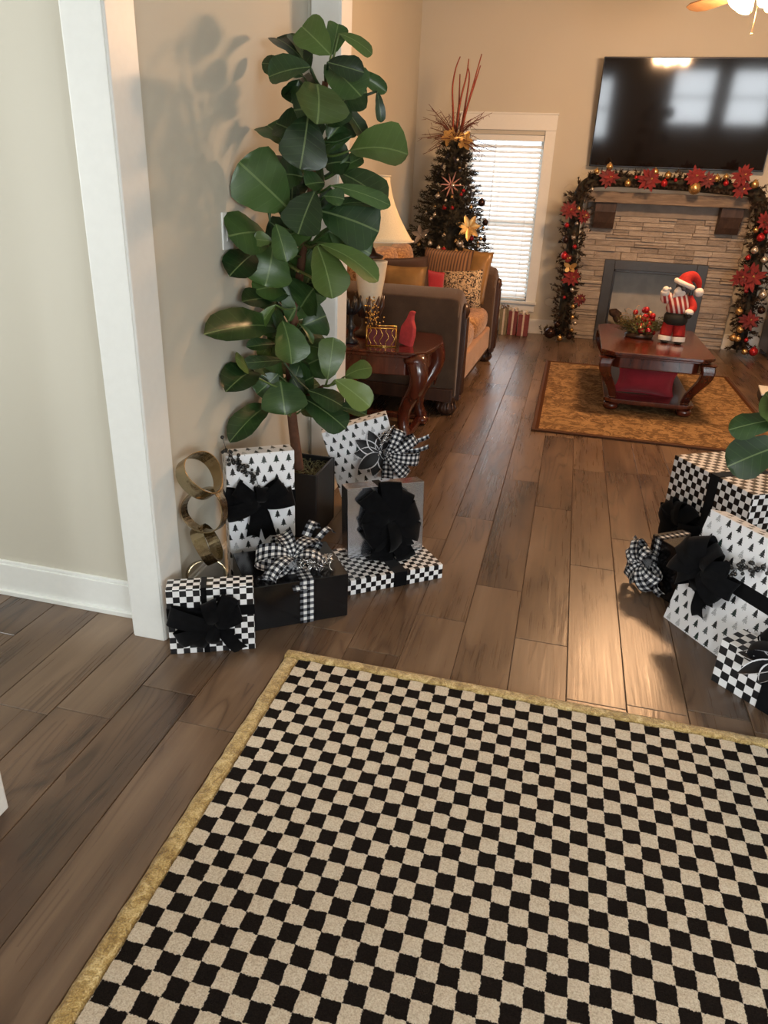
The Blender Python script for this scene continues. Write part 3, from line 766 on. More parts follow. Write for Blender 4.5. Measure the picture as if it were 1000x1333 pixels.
# ---------------------------------------------------------------- wrapping papers and ribbons
def checker_paper(q=.0125):
    m = NM('checker_paper_%d' % int(q*1e4), rough=.32, spec=.5); u, v = m.uv()
    k = ((u/q).fl()+(v/q).fl()).mod(2.0); m.color(m.mix(k, srgb(14, 14, 18), srgb(240, 240, 240)))
    m.bump(m.noise(m.co(), 9, 2), .12, .01); return m.m
def tree_paper():
    m = NM('tree_print_paper', rough=.35, spec=.5); u, v = m.uv(); cw, chh = .046, .037
    row = (v/chh).fl(); uu = u/cw+row.mod(2.0)*.5; col_ = uu.fl()
    x = (uu.fr()-.5)*cw; y = (v/chh).fr()*chh; ax = x.ab()
    h = m.n('ShaderNodeTexWhiteNoise', noise_dimensions='2D'); cc = m.n('ShaderNodeCombineXYZ', X=col_, Y=row); m.nt.links.new(cc.outputs[0], h.inputs['Vector'])
    hv = S(m.nt, h.outputs[0])
    def tier(y0, y1, w): return ax.lt((y*-1.0+y1)*(w/(y1-y0)))*y.gt(y0)*y.lt(y1)
    t = tier(.0070, .0205, .0120).mx(tier(.0145, .0270, .0094)).mx(tier(.0215, .0345, .0066)).mx(ax.lt(.0016)*y.gt(.0025)*y.lt(.009))
    ln = hv.gt(.78)*(((y+ax*.6)/.0042).fr().lt(.5))      # some trees are drawn as open strokes
    t = t*(ln*-1.0+1.0)
    tc = m.ramp(hv, [(0, srgb(18, 20, 22)), (.55, srgb(34, 40, 40)), (.70, srgb(20, 48, 40)), (.8, srgb(104, 108, 110))])
    m.color(m.mix(t, srgb(240, 241, 244), tc)); m.bump(m.noise(m.co(), 9, 2), .12, .01); return m.m
def gingham(s=.024):
    m = NM('gingham_ribbon', rough=.85, spec=.15); u, v = m.uv()
    a = (u/s).fr().lt(.5); b = (v/s).fr().lt(.5); k = (a+b)*.5
    m.color(m.ramp(k, [(.2, srgb(232, 232, 230)), (.5, srgb(104, 106, 112)), (.8, srgb(16, 16, 20))])); m.bump(m.noise(m.co(), 500, 2), .2, .002); return m.m
CHK = checker_paper(.0208); CHK2 = checker_paper(.0272); TREEP = tree_paper(); GING = gingham()
BLACKP = plain('glossy_black_paper', srgb(15, 15, 17), .18, vary=.05, bump=.05, scale=6, bd=.01)
SILVERP = plain('silver_foil_paper', srgb(188, 190, 198), .17, .95, vary=.06, bump=.12, scale=7, bd=.02)
VELVET = plain('black_velvet_ribbon', srgb(11, 11, 13), .95, spec=.08, vary=.3, scale=60, Sheen_Weight=.08)
BERRY = plain('black_berry', srgb(28, 27, 26), .25, vary=.2)
SILVERC = plain('silver_curl', srgb(205, 205, 205), .2, .95)
def glint_petal():
    m = NM('black_petal_white_edge', rough=.6); u, v = m.uv(); d = (u*2.0-1.0).ab(); n = m.noise(m.co(), 260, 2)
    m.color(m.mix((d+n*.12).gt(.90), srgb(16, 16, 19), srgb(222, 222, 226))); return m.m
PETAL = glint_petal()

def gift(label, A, ang, w, d, h, mat, lean=0.0, group='wrapped gifts', M=None, cat='gift'):
    if M is None:
        c, s_ = math.cos(ang), math.sin(ang)
        base = Vector((A[0]+c*w/2, A[1]+s_*w/2, A[2] if len(A) > 2 else 0.0))
        M = Matrix.Translation(base) @ Matrix.Rotation(ang, 4, 'Z') @ Matrix.Rotation(-lean, 4, 'X')
    g = thing('gift_box', label, cat, matrix=M, group=group)
    MB().box(-w/2, w/2, 0, d, 0, h).build('box', mat, g, .002, 1)
    g['_w'] = w
    return g
def vband(g, x, bw_, d, h, mat, e=.0016): return MB().box(x-bw_/2, x+bw_/2, -e, d+e, .0004, h+e).build('ribbon_band', mat, g)
def hband(g, z, bw_, w, d, mat, e=.002): return MB().box(-w/2-e, w/2+e, -e, d+e, z-bw_/2, z+bw_/2).build('ribbon_band', mat, g)
def bow(g, o, mat, loops, tails, nrm=(0, -1, 0), up=(0, 0, 1), knot=.018, seed=1, name='bow'):
    n = Vector(nrm).normalized(); u = Vector(up); u = (u-n*u.dot(n)).normalized(); r = u.cross(n).normalized()
    if r.x < 0 and abs(r.x) > .3: r = -r
    o = Vector(o); rs = random.Random(seed)
    k = MB().ball(o+n*knot*.7, knot, 12, (1, 1, 1.15)).build(name, mat, g)
    for a, L, wd, H in loops:
        d = r*math.cos(R(a))+u*math.sin(R(a)); q = n.cross(d).normalized(); ph = rs.uniform(0, 6); tw = rs.uniform(-.5, .5)
        def fn(s, t):
            rr = L*(1-math.cos(2*PI*t))/2*(.95+.05*math.cos(4*PI*t)); z = H*math.sin(2*PI*t)+H*1.02
            ww = wd*(.30+.70*math.sin(PI*t)**.7)
            cc = o+d*rr+n*(z+.004*math.sin(9*t+ph)+.006*math.sin(5*s+ph)*math.sin(PI*t))
            qq = (q+n*tw*math.sin(PI*t)).normalized()
            return cc+qq*(s-.5)*ww
        per = 2.2*L+3*H
        MB().grid(fn, 4, 22, lambda s, t: (s*wd, t*per)).build('ribbon_loop', mat, k)
    for a, L, wd, cl in tails:
        d = r*math.cos(R(a))+u*math.sin(R(a)); q = n.cross(d).normalized(); ph = rs.uniform(0, 6)
        def fn(s, t):
            notch = .22*wd*(1-abs(2*s-1))*(t > .98)
            p = o+d*(L*t-notch)+n*(.004+cl*math.sin(PI*t*.9)+.5*cl*math.sin(2.5*PI*t+ph)*t)
            return p+q*(s-.5)*wd*(.4+.6*min(1, t*3))
        MB().grid(fn, 4, 14, lambda s, t: (s*wd, t*L)).build('ribbon_tail', mat, k)
    return k
def flower(g, o, nrm, up, petals, L, wd, mat, cmat, name='poinsettia', seed=2):
    n = Vector(nrm).normalized(); u = Vector(up); u = (u-n*u.dot(n)).normalized(); r = u.cross(n).normalized(); o = Vector(o)
    c = MB(); rs = random.Random(seed)
    for i in range(9): c.ball(o+n*.012+r*rs.uniform(-.008, .008)+u*rs.uniform(-.008, .008), .0052, 6)
    c = c.build(name, cmat, g)
    for i, a in enumerate(petals):
        d = r*math.cos(R(a))+u*math.sin(R(a)); q = n.cross(d).normalized(); l = L*rs.uniform(.85, 1.12); lift = rs.uniform(.1, .4)
        def fn(s, t):
            ww = wd*math.sin(PI*t**.85)**.8
            return o+d*l*t+n*(.004+l*lift*t*(1-.5*t)+.10*wd*(2*s-1)**2*math.sin(PI*t))+q*(s-.5)*ww
        MB().grid(fn, 6, 9).build('petal', mat, c)
    return c
def berries(g, pts, stem, mat=None):
    mb = MB()
    for p, r in pts: mb.ball(p, r, 8)
    for a, b in stem: mb.tube([a, b], .0012, 4)
    return mb.build('berry_sprig', mat or BERRY, g)

LG = 'wrapped gifts piled under the tall fig tree'
# small checkered box beside the door casing
a = gift('small black and white checkered gift box standing beside the door casing', (-1.092, 1.722), R(24.5), .272, .075, .236, CHK, lean=R(3), group=LG)
hband(a, .150, .036, .272, .075, VELVET); vband(a, -.02, .018, .075, .236, VELVET)
bow(a, (.01, -.004, .12), VELVET, [(165, .145, .065, .022), (205, .13, .065, .020), (60, .11, .055, .022), (100, .085, .05, .025), (20, .09, .05, .02), (-100, .07, .05, .022), (235, .10, .05, .018)], [(-55, .145, .045, .012), (-120, .08, .04, .01)])
# glossy black box with gingham
b = gift('low glossy black gift box tied with gingham ribbon', (-.905, 1.918), R(35.5), .358, .27, .172, BLACKP, group=LG)
vband(b, .028, .050, .27, .172, GING)
bow(b, (.0, .10, .175), GING, [(165, .13, .062, .040), (100, .12, .062, .045), (35, .13, .062, .042), (215, .12, .062, .036), (-20, .11, .062, .04)], [(208, .17, .046, .012), (50, .21, .036, .07), (30, .21, .026, .07), (-90, .13, .05, .01)], nrm=(0, -.35, 1), up=(0, 1, .35), knot=.020, seed=4)
cu = MB(); rs = random.Random(8)
for i in range(13):
    x0, y0 = .06+rs.uniform(-.03, .06), .075+rs.uniform(-.05, .05); hh = rs.uniform(.03, .07); rr = rs.uniform(.007, .011); tx = rs.uniform(-.03, .05); ty = rs.uniform(-.06, .02)
    cu.tube([(x0+tx*t/24+rr*math.cos(t*.95+i), y0+ty*t/24+rr*math.sin(t*.95+i), .178+hh*math.sin(PI*t/24)+.004) for t in range(25)], .0026, 5)
cu.build('curled_ribbon', SILVERC, b)
# tall tree-print box against the wall
c = gift('tall tree-print gift box with black bow and berries against the grey wall', (-1.098, 2.195), R(36), .252, .075, .525, TREEP, group=LG)
hband(c, .345, .05, .252, .075, VELVET)
bow(c, (-.015, -.004, .345), VELVET, [(165, .13, .075, .022), (195, .13, .075, .022), (35, .11, .07, .022), (140, .11, .06, .022), (5, .13, .07, .02), (80, .06, .05, .025)], [(-100, .15, .05, .012), (-75, .16, .048, .012), (200, .13, .05, .015)])
pts = []; st = []
rs = random.Random(21)
for i in range(34):
    t = i/33; p = Vector((-.125+.10*t+rs.uniform(-.022, .022), -.012-rs.uniform(0, .02), .545-.115*t+rs.uniform(-.022, .022))); pts.append((p, rs.uniform(.0055, .0075)))
    st.append((p, Vector((-.12+.10*t, -.006, .54-.11*t))))
pts.append((Vector((-.135, -.01, .60)), .007)); st.append((Vector((-.135, -.01, .60)), Vector((-.12, -.006, .54))))
berries(c, pts, st)
# flat checkered box with the silver box on it
FD = Vector((math.cos(R(38.2)), math.sin(R(38.2)), 0))
fA = Vector((-.333, 2.508, 0))-FD*.415
f2 = gift('flat black and white checkered gift box under the silver box', fA, R(38.2), .415, .27, .062, CHK, group=LG)
e = gift('silver foil gift box with a large black bow', (-.707, 2.432, .0635), R(34.5), .325, .075, .29, SILVERP, lean=R(5), group=LG)
vband(e, -.02, .03, .075, .29, VELVET)
bow(e, (.0, -.004, .15), VELVET, [(90, .165, .085, .03), (130, .15, .09, .026), (60, .14, .08, .026), (160, .11, .07, .026), (15, .13, .08, .026), (-25, .15, .075, .026), (-60, .14, .08, .026), (-105, .15, .085, .026), (-145, .12, .08, .026), (195, .11, .07, .026), (-80, .12, .07, .04)], [(-85, .20, .07, .03), (-112, .19, .065, .04), (-62, .20, .06, .04), (-98, .20, .06, .055), (-72, .20, .06, .06)], seed=7)
vband(f2, .02, .055, .27, .062, VELVET)
# tilted tree-print box with poinsettia behind
TL = Vector((-1.003, 2.975, .388)); TR = Vector((-.722, 3.075, .478)); xa = (TR-TL).normalized(); w_ = (TR-TL).length
up = Vector((0, 0, 1)); za = (up-xa*xa.dot(up)).normalized(); ya = za.cross(xa)
hD = .40; Md = basis((TL+TR)/2-za*hD, xa, ya, za)
d = gift('tilted tree-print gift box with a black poinsettia behind the planter', None, 0, w_, .075, hD, TREEP, group=LG, M=Md)
flower(d, (.075, -.004, hD-.165), (0, -1, .1), (0, 0, 1), [100, 60, 20, -25, -75, -120, 165, 200, 135], .125, .068, PETAL, SILVERC)
bow(d, (.11, -.004, hD-.17), GING, [(50, .13, .06, .035), (15, .15, .06, .035), (-25, .15, .062, .038), (-65, .14, .062, .038), (-105, .12, .055, .03)], [(8, .21, .02, .03), (-8, .20, .02, .025)], seed=9)
cu = MB(); rs = random.Random(18)
for i in range(8):
    x0, z0 = .09+rs.uniform(-.02, .05), hD-.10+rs.uniform(-.03, .03); rr = .008
    cu.tube([(x0+.002*t+rr*math.cos(t*.95+i), -.035+rr*math.sin(t*.95+i), z0+.0015*t) for t in range(20)], .0026, 5)
cu.build('curled_ribbon', SILVERC, d)

# black square planter and moss
PLBLACK = plain('matte_black_planter', srgb(20, 20, 21), .35, vary=.1)
def planter(label, x, y, hx, hy, h):
    p = thing('planter', label, 'planter', (x, y, 0))
    t = .012; mb = MB()
    mb.box(-hx, hx, -hy, -hy+t, 0, h).box(-hx, hx, hy-t, hy, 0, h).box(-hx, -hx+t, -hy+t, hy-t, 0, h).box(hx-t, hx, -hy+t, hy-t, 0, h).box(-hx+t, hx-t, -hy+t, hy-t, 0, .02)
    mb.build('pot', PLBLACK, p, .003)
    MB().grid(lambda u, v: Vector(((2*u-1)*(hx-t), (2*v-1)*(hy-t), h-.045+.012*noise.noise((u*7, v*7, x)))), 12, 12).build('soil', plain('potting_soil', srgb(38, 30, 24), .95, vary=.3), p)
    ms = MB(); rs = random.Random(4)
    for i in range(260):
        a = Vector((rs.uniform(-hx+.02, hx-.02), rs.uniform(-hy+.02, hy-.02), h-.042)); q = Vector((rs.gauss(0, .03), rs.gauss(0, .03), rs.uniform(.01, .03)))
        b_ = a+q; b_.x = max(-hx+.014, min(hx-.014, b_.x)); b_.y = max(-hy+.014, min(hy-.014, b_.y))
        ms.tube([a, (a+b_)/2+Vector((0, 0, .012)), b_], .0011, 3, cap=False)
    tag(ms.build('moss', plain('grey_green_moss', srgb(128, 126, 92), .95, vary=.3), p), kind='stuff')
    return p
planter('black square planter with moss behind the gift boxes', -1.033, 2.795, .112, .128, .30)

# ---------------------------------------------------------------- gold ring chain
GOLDR = NM('brushed_champagne_gold', srgb(158, 144, 114), .25, 1.0); GOLDR.bump(GOLDR.noise(GOLDR.mapped((8, 8, 8)), 3, 3), .25, .02); GOLDR = GOLDR.m
chn = thing('ring_chain', 'large champagne gold ribbon-link chain standing beside the wall', 'decoration', (-1.07, 1.96, 0))
cd = (Vector((0, 0, 1.4))-Vector((-1.07, 1.96, .45))).normalized()
for i, (dz, rotz, tilt, r, wd, dy) in enumerate([(.545, 48, 25, .074, .052, -.004), (.415, -26, -16, .074, .050, .012), (.288, 80, 5, .068, .044, .012), (.168, 10, 0, .066, .044, -.01), (.064, 75, 0, .062, .044, 0)]):
    ax = Matrix.Rotation(R(rotz), 3, 'Z') @ cd; ax = (ax+Vector((0, 0, math.tan(R(tilt))*.6))).normalized()
    u_ = ax.cross(Vector((0, 0, 1))).normalized(); v_ = u_.cross(ax)
    mb = MB(); cc = Vector((0, dy, dz)); nseg = 40; vs = []
    for k in range(nseg):
        an = 2*PI*k/nseg
        for rr, s_ in ((r, -1), (r, 1), (r-.003, 1), (r-.003, -1)):
            wob = 1+.05*math.sin(3*an+i*2); vs.append(cc+(u_*math.cos(an)+v_*math.sin(an)*1.0)*rr*wob+ax*s_*wd/2*(1-.1*math.sin(2*an+i)))
    mb.add(vs, [(k*4+q, k*4+(q+1) % 4, ((k+1) % nseg)*4+(q+1) % 4, ((k+1) % nseg)*4+q) for k in range(nseg) for q in range(4)], smooth=False)
    mb.build('ring_link', GOLDR, chn)

# ---------------------------------------------------------------- right-hand gifts
RG = 'wrapped gifts piled on the right of the foyer'
g = gift('large checkered gift box behind the tree-print one', (.556, 3.217), math.atan2(-.403, .246), .47, .26, .40, CHK2, group=RG)
vband(g, .02, .05, .26, .40, VELVET); hband(g, .15, .045, .47, .26, VELVET)
bow(g, (-.07, -.004, .13), VELVET, [(140, .13, .075, .03), (170, .14, .08, .03), (110, .11, .07, .03), (60, .12, .07, .03), (205, .13, .08, .03), (-120, .12, .08, .03), (-70, .12, .08, .03), (10, .12, .07, .03)], [(-100, .14, .05, .02)], seed=12)
ta = math.atan2(2.271-2.478, .659-.509)
t2 = gift('leaning tree-print gift box with black bow and dark berries', (.509, 2.478), ta, .42, .085, .44, TREEP, lean=R(14), group=RG)
hband(t2, .245, .05, .42, .085, VELVET)
bow(t2, (-.11, -.004, .245), VELVET, [(155, .14, .08, .03), (185, .13, .085, .03), (25, .10, .07, .03), (120, .12, .08, .03), (-35, .12, .075, .03), (215, .11, .08, .03), (75, .10, .07, .03), (-5, .14, .07, .028)], [(-75, .17, .05, .018), (-60, .13, .045, .03), (-105, .10, .05, .02)], seed=14)
pts = []; st = []; rs = random.Random(31)
for i in range(30):
    t = i/29; p = Vector((-.06+.15*t+rs.uniform(-.022, .022), -.012-rs.uniform(0, .022), .275+.085*t+rs.uniform(-.022, .022))); pts.append((p, rs.uniform(.006, .008)))
    st.append((p, Vector((-.06+.15*t, -.006, .275+.085*t))))
berries(t2, pts, st)
c2 = gift('low checkered gift box in front of the leaning tree-print box', (.621, 2.117), math.atan2(-.136, .144), .36, .118, .160, CHK2, group=RG)
vband(c2, .0, .05, .118, .160, VELVET)
flower(c2, (.0, .03, .165), (-.1, -.5, 1), (0, 1, .4), [150, 110, 70, 30, -10, -50, 200, 240, -90], .12, .055, PETAL, SILVERC, seed=6)
bow(c2, (.0, .05, .163), VELVET, [(150, .11, .07, .03), (100, .10, .07, .03), (50, .11, .07, .03), (10, .12, .07, .03), (200, .10, .07, .03)], [(100, .12, .05, .03)], nrm=(0, -.5, 1), up=(0, 1, .4), seed=15)
k2 = gift('small black gift box with a gingham bow behind the leaning box', (.452, 2.715), ta, .19, .15, .225, BLACKP, group=RG)
vband(k2, -.06, .034, .15, .225, GING)
bow(k2, (-.075, -.005, .11), GING, [(120, .10, .05, .034), (150, .09, .05, .034), (200, .085, .05, .034), (240, .11, .05, .036), (-60, .11, .05, .034), (-20, .10, .05, .03), (80, .07, .05, .03)], [(140, .12, .02, .05), (-75, .12, .02, .03), (-40, .14, .04, .02)], seed=16)
planter('black square planter beside the right-hand gifts', 1.02, 2.50, .12, .12, .30)

# ---------------------------------------------------------------- fiddle-leaf figs
def leaf_mat():
    m = NM('fig_leaf', rough=.36, spec=.5); u, v = m.uv(); x = (u-.5).ab()*2.0
    n = m.noise(m.co(), 9, 3); r = m.rand()
    vein = ((v*7.0-x*1.3).fr()-.5).ab().gt(.46)*x.lt(.9); mid = x.lt(.035)
    base = m.ramp(n*.6+r*.5, [(.25, srgb(22, 40, 20)), (.5, srgb(38, 64, 30)), (.8, srgb(66, 94, 44))])
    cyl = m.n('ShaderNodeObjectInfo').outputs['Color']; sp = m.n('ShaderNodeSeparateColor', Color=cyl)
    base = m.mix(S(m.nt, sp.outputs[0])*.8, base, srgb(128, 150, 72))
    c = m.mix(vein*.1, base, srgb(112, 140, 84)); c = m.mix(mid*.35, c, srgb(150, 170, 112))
    m.color(c); m.bump((vein+mid)*-.6+n*.8, .35, .004); return m.m
LEAFM = leaf_mat(); BARK = plain('fig_trunk_bark', srgb(98, 64, 46), .85, vary=.3, scale=30, bump=.5)
PROF = [(0, .05), (.06, .22), (.15, .46), (.28, .66), (.42, .80), (.56, .92), (.70, 1.0), (.82, .96), (.91, .78), (.97, .46), (1.0, .06)]
def leaf(parent, b, t, wd, light, seed, stem=None):
    b = Vector(b); t = Vector(t); ax = (t-b); L = ax.length; ax.normalize(); rs = random.Random(seed)
    wd *= 1.30; t = t+(t-b)*.08; L *= 1.08; mid = (b+t)/2; n0 = (CAM-mid).normalized()+Vector((.15, 0, .45)); n0 = (n0-ax*n0.dot(ax)).normalized()
    n0 = (Matrix.Rotation(R(rs.uniform(-24, 24)), 3, ax) @ n0).normalized(); sd = ax.cross(n0).normalized()
    if L < wd*.45: L = wd*.45
    dr = rs.uniform(.05, .22)*L; cup = rs.uniform(-.10, .22)*wd; ph = rs.uniform(0, 6)
    mb = MB(); nu = 6; vs = []; uv = []
    for (tt, hw_) in PROF:
        for i in range(nu+1):
            s_ = 2*i/nu-1; hw2 = hw_*wd/2
            z = dr*(4*tt*(1-tt)*.5-tt*tt*.35)+cup*abs(s_)**1.6*hw_+.018*wd*math.sin(tt*13+ph+s_*2)*abs(s_)+(-.012 if abs(s_) < .01 else 0)*wd
            vs.append(b-mid+ax*(L*tt)+sd*(s_*hw2*(1+.04*math.sin(tt*17+ph)))+n0*z); uv.append(((s_*hw_+1)/2, tt))
    k = nu+1
    mb.add(vs, [(j*k+i, j*k+i+1, (j+1)*k+i+1, (j+1)*k+i) for j in range(len(PROF)-1) for i in range(nu)], uv, True)
    if stem is not None:
        s0 = Vector(stem); p0 = s0-mid; p1 = b-mid
        mb.add([], [])
        mb.tube(catmull([p0, (p0+p1)/2+Vector((0, 0, -.012)), p1], 4), [.0045]*8+[.003], 5)
    for q in mb.v: q.x = max(q.x, -1.158-mid.x)
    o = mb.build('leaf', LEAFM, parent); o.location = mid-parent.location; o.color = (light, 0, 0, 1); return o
LEAVES=[
 (-0.878,2.68,1.815,-0.986,2.71,1.899,0.093,0.2),
 (-0.884,2.7,1.818,-0.877,2.75,1.911,0.058,0),
 (-0.86,2.71,1.882,-0.76,2.75,1.838,0.047,0.35),
 (-0.958,2.7,1.777,-1.09,2.75,1.876,0.103,0),
 (-0.969,2.73,1.781,-1.039,2.75,1.886,0.06,0),
 (-0.937,2.64,1.775,-1.065,2.61,1.747,0.085,0),
 (-0.998,2.74,1.762,-1.115,2.683,1.794,0.06,0),
 (-1.011,2.73,1.75,-1.038,2.73,1.683,0.077,0),
 (-0.878,2.54,1.713,-0.853,2.48,1.607,0.141,0.25),
 (-0.878,2.62,1.779,-0.755,2.6,1.699,0.114,0),
 (-0.856,2.58,1.78,-0.743,2.58,1.755,0.056,0),
 (-0.837,2.76,1.793,-0.723,2.81,1.732,0.04,0),
 (-0.74,2.78,1.724,-0.722,2.78,1.636,0.029,0),
 (-0.801,2.66,1.529,-0.615,2.69,1.536,0.147,0.3),
 (-0.849,2.7,1.683,-0.776,2.76,1.583,0.048,0),
 (-0.808,2.71,1.579,-0.914,2.71,1.543,0.057,0),
 (-1.046,2.68,1.541,-1.114,2.7,1.603,0.123,0),
 (-0.909,2.54,1.624,-0.916,2.49,1.475,0.13,0),
 (-0.929,2.74,1.563,-0.906,2.74,1.482,0.035,0),
 (-0.864,2.73,1.483,-0.865,2.73,1.564,0.025,0),
 (-0.848,2.68,1.467,-0.779,2.73,1.512,0.043,0),
 (-0.864,2.73,1.464,-0.701,2.78,1.376,0.126,0),
 (-0.847,2.6,1.417,-0.658,2.65,1.37,0.048,0),
 (-1.013,2.62,1.336,-1.115,2.473,1.464,0.16,0),
 (-1.03,2.7,1.362,-1.056,2.76,1.501,0.144,0),
 (-0.859,2.56,1.426,-0.903,2.51,1.417,0.07,0),
 (-0.865,2.58,1.383,-0.798,2.58,1.378,0.048,0),
 (-0.83,2.63,1.355,-0.716,2.66,1.367,0.034,0),
 (-0.899,2.58,1.396,-0.944,2.54,1.268,0.121,0),
 (-1.083,2.58,1.242,-1.115,2.379,1.255,0.133,0),
 (-1.115,2.536,1.184,-1.115,2.349,1.132,0.089,0),
 (-1.057,2.58,1.212,-1.071,2.54,1.083,0.138,0),
 (-1.014,2.5,1.286,-0.97,2.48,1.177,0.072,0),
 (-1.02,2.48,1.23,-1.076,2.46,1.236,0.044,0.3),
 (-1.069,2.58,1.289,-1.073,2.58,1.35,0.012,0),
 (-0.913,2.62,1.273,-0.993,2.6,1.254,0.091,0),
 (-0.902,2.64,1.334,-0.706,2.68,1.281,0.149,0),
 (-0.947,2.72,1.227,-1.022,2.72,1.116,0.096,0),
 (-0.883,2.56,1.223,-0.806,2.5,1.069,0.114,0.35),
 (-0.868,2.54,1.228,-0.668,2.56,1.131,0.081,0.25),
 (-0.874,2.66,1.266,-0.732,2.69,1.201,0.093,0),
 (-1.101,2.7,1.009,-1.115,2.452,1.029,0.065,0),
 (-1.07,2.72,1.044,-1.115,2.557,1.058,0.083,0),
 (-1.05,2.7,0.925,-0.976,2.75,1.095,0.149,0),
 (-1.083,2.65,0.904,-1.115,2.199,0.963,0.095,0),
 (-1.045,2.56,1.005,-1.115,2.523,0.895,0.047,0.3),
 (-1.026,2.58,0.945,-0.972,2.53,0.812,0.113,0),
 (-1.056,2.58,0.856,-1.115,2.468,0.862,0.042,0),
 (-1.076,2.68,0.891,-1.115,2.568,0.922,0.076,0),
 (-1.037,2.6,0.792,-1.115,2.442,0.807,0.04,0),
 (-1.115,2.653,0.829,-1.115,2.582,0.806,0.041,0.5),
 (-1.115,2.512,0.758,-1.115,2.29,0.752,0.097,0),
 (-1.115,2.469,0.758,-1.115,2.366,0.839,0.052,0.4),
 (-1.1,2.68,0.705,-1.115,2.503,0.778,0.056,0),
 (-1.049,2.58,0.741,-1.115,2.538,0.671,0.081,0),
 (-1.04,2.58,0.715,-1.003,2.53,0.607,0.139,0),
 (-1.028,2.7,0.689,-1.013,2.74,0.767,0.066,0),
 (-1.03,2.68,0.712,-0.982,2.68,0.632,0.079,0),
 (-1.091,2.58,0.607,-1.115,2.309,0.567,0.079,0),
 (-0.962,2.6,0.654,-0.78,2.57,0.57,0.099,0),
 (-0.919,2.56,0.695,-0.788,2.56,0.655,0.084,0),
 (-0.863,2.63,0.726,-0.851,2.66,0.873,0.085,0.3),
 (-0.784,2.6,0.753,-0.694,2.62,0.793,0.07,0.45),
 (-0.802,2.54,0.752,-0.673,2.54,0.672,0.082,0.7),
 (-0.822,2.64,0.621,-0.712,2.64,0.605,0.064,0),
 (-0.999,2.68,0.924,-0.942,2.68,0.857,0.023,0),
]
TRUNK = [(-1.035, 2.785, .22), (-1.05, 2.775, .36), (-1.063, 2.76, .543), (-1.059, 2.74, .759), (-1.026, 2.72, .977), (-.977, 2.70, 1.262), (-.935, 2.70, 1.519), (-.90, 2.69, 1.74)]
fig = thing('fiddle_leaf_fig', 'tall fiddle-leaf fig tree beside the grey wall', 'plant', (-1.035, 2.785, .22))
tp = catmull(TRUNK, 6); org = fig.location.copy()
MB().tube([p-org for p in tp], [.024-.013*i/(len(tp)-1) for i in range(len(tp))], 10).build('trunk', BARK, fig)
# a side branch to the low right-hand leaf cluster
br = catmull([(-1.055, 2.75, .60), (-.98, 2.68, .63), (-.88, 2.63, .70)], 5)
MB().tube([p-org for p in br], [.010-.004*i/(len(br)-1) for i in range(len(br))], 7).build('branch', BARK, fig)
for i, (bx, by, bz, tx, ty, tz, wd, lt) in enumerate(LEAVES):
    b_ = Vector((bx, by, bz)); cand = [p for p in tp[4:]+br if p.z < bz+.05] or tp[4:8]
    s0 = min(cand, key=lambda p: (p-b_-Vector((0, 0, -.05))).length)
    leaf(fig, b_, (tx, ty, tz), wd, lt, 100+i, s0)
rs = random.Random(66)
for i in range(44):      # inner leaves round the trunk
    s0 = tp[min(len(tp)-1, 12+int(i*.68))]; an = i*2.4; d_ = Vector((math.cos(an)*.8, math.sin(an)*.6, .1)); b_ = s0+d_*.05
    t_ = b_+d_*rs.uniform(.10, .16)+Vector((0, 0, rs.uniform(-.02, .07))); t_.x = max(t_.x, -1.12)
    leaf(fig, b_, t_, rs.uniform(.09, .14), 0, 200+i, s0)
fig2 = thing('fiddle_leaf_fig', 'fiddle-leaf fig with its leaves hanging over the right-hand gifts', 'plant', (1.02, 2.50, .22))
tp2 = catmull([(1.02, 2.50, .22), (1.03, 2.51, .55), (1.01, 2.52, .9), (1.03, 2.53, 1.3), (1.02, 2.52, 1.6)], 6)
MB().tube([p-fig2.location for p in tp2], [.022-.012*i/(len(tp2)-1) for i in range(len(tp2))], 10).build('trunk', BARK, fig2)
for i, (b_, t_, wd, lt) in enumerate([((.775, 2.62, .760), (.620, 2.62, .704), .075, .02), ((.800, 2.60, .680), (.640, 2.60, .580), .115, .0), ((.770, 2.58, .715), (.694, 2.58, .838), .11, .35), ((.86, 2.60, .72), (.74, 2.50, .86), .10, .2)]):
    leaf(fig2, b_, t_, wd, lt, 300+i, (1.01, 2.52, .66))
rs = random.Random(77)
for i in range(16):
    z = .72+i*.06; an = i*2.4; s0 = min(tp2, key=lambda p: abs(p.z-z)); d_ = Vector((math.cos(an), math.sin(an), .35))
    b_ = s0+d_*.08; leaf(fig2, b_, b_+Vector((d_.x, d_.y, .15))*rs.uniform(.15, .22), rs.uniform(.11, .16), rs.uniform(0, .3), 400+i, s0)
GPATH= [(0.012, 8.2, 0.063), (-0.013, 8.2, 0.356), (-0.009, 8.2, 0.674), (-0.025, 8.2, 1.055), (-0.031, 8.2, 1.363), (0.037, 8.2, 1.566), (0.299, 8.2, 1.611), (0.668, 8.2, 1.604), (1.028, 8.2, 1.596), (1.385, 8.2, 1.576), (1.634, 8.2, 1.545), (1.743, 8.2, 1.289), (1.785, 8.2, 0.936), (1.799, 8.2, 0.567), (1.804, 8.2, 0.26), (1.819, 8.2, 0.064)]
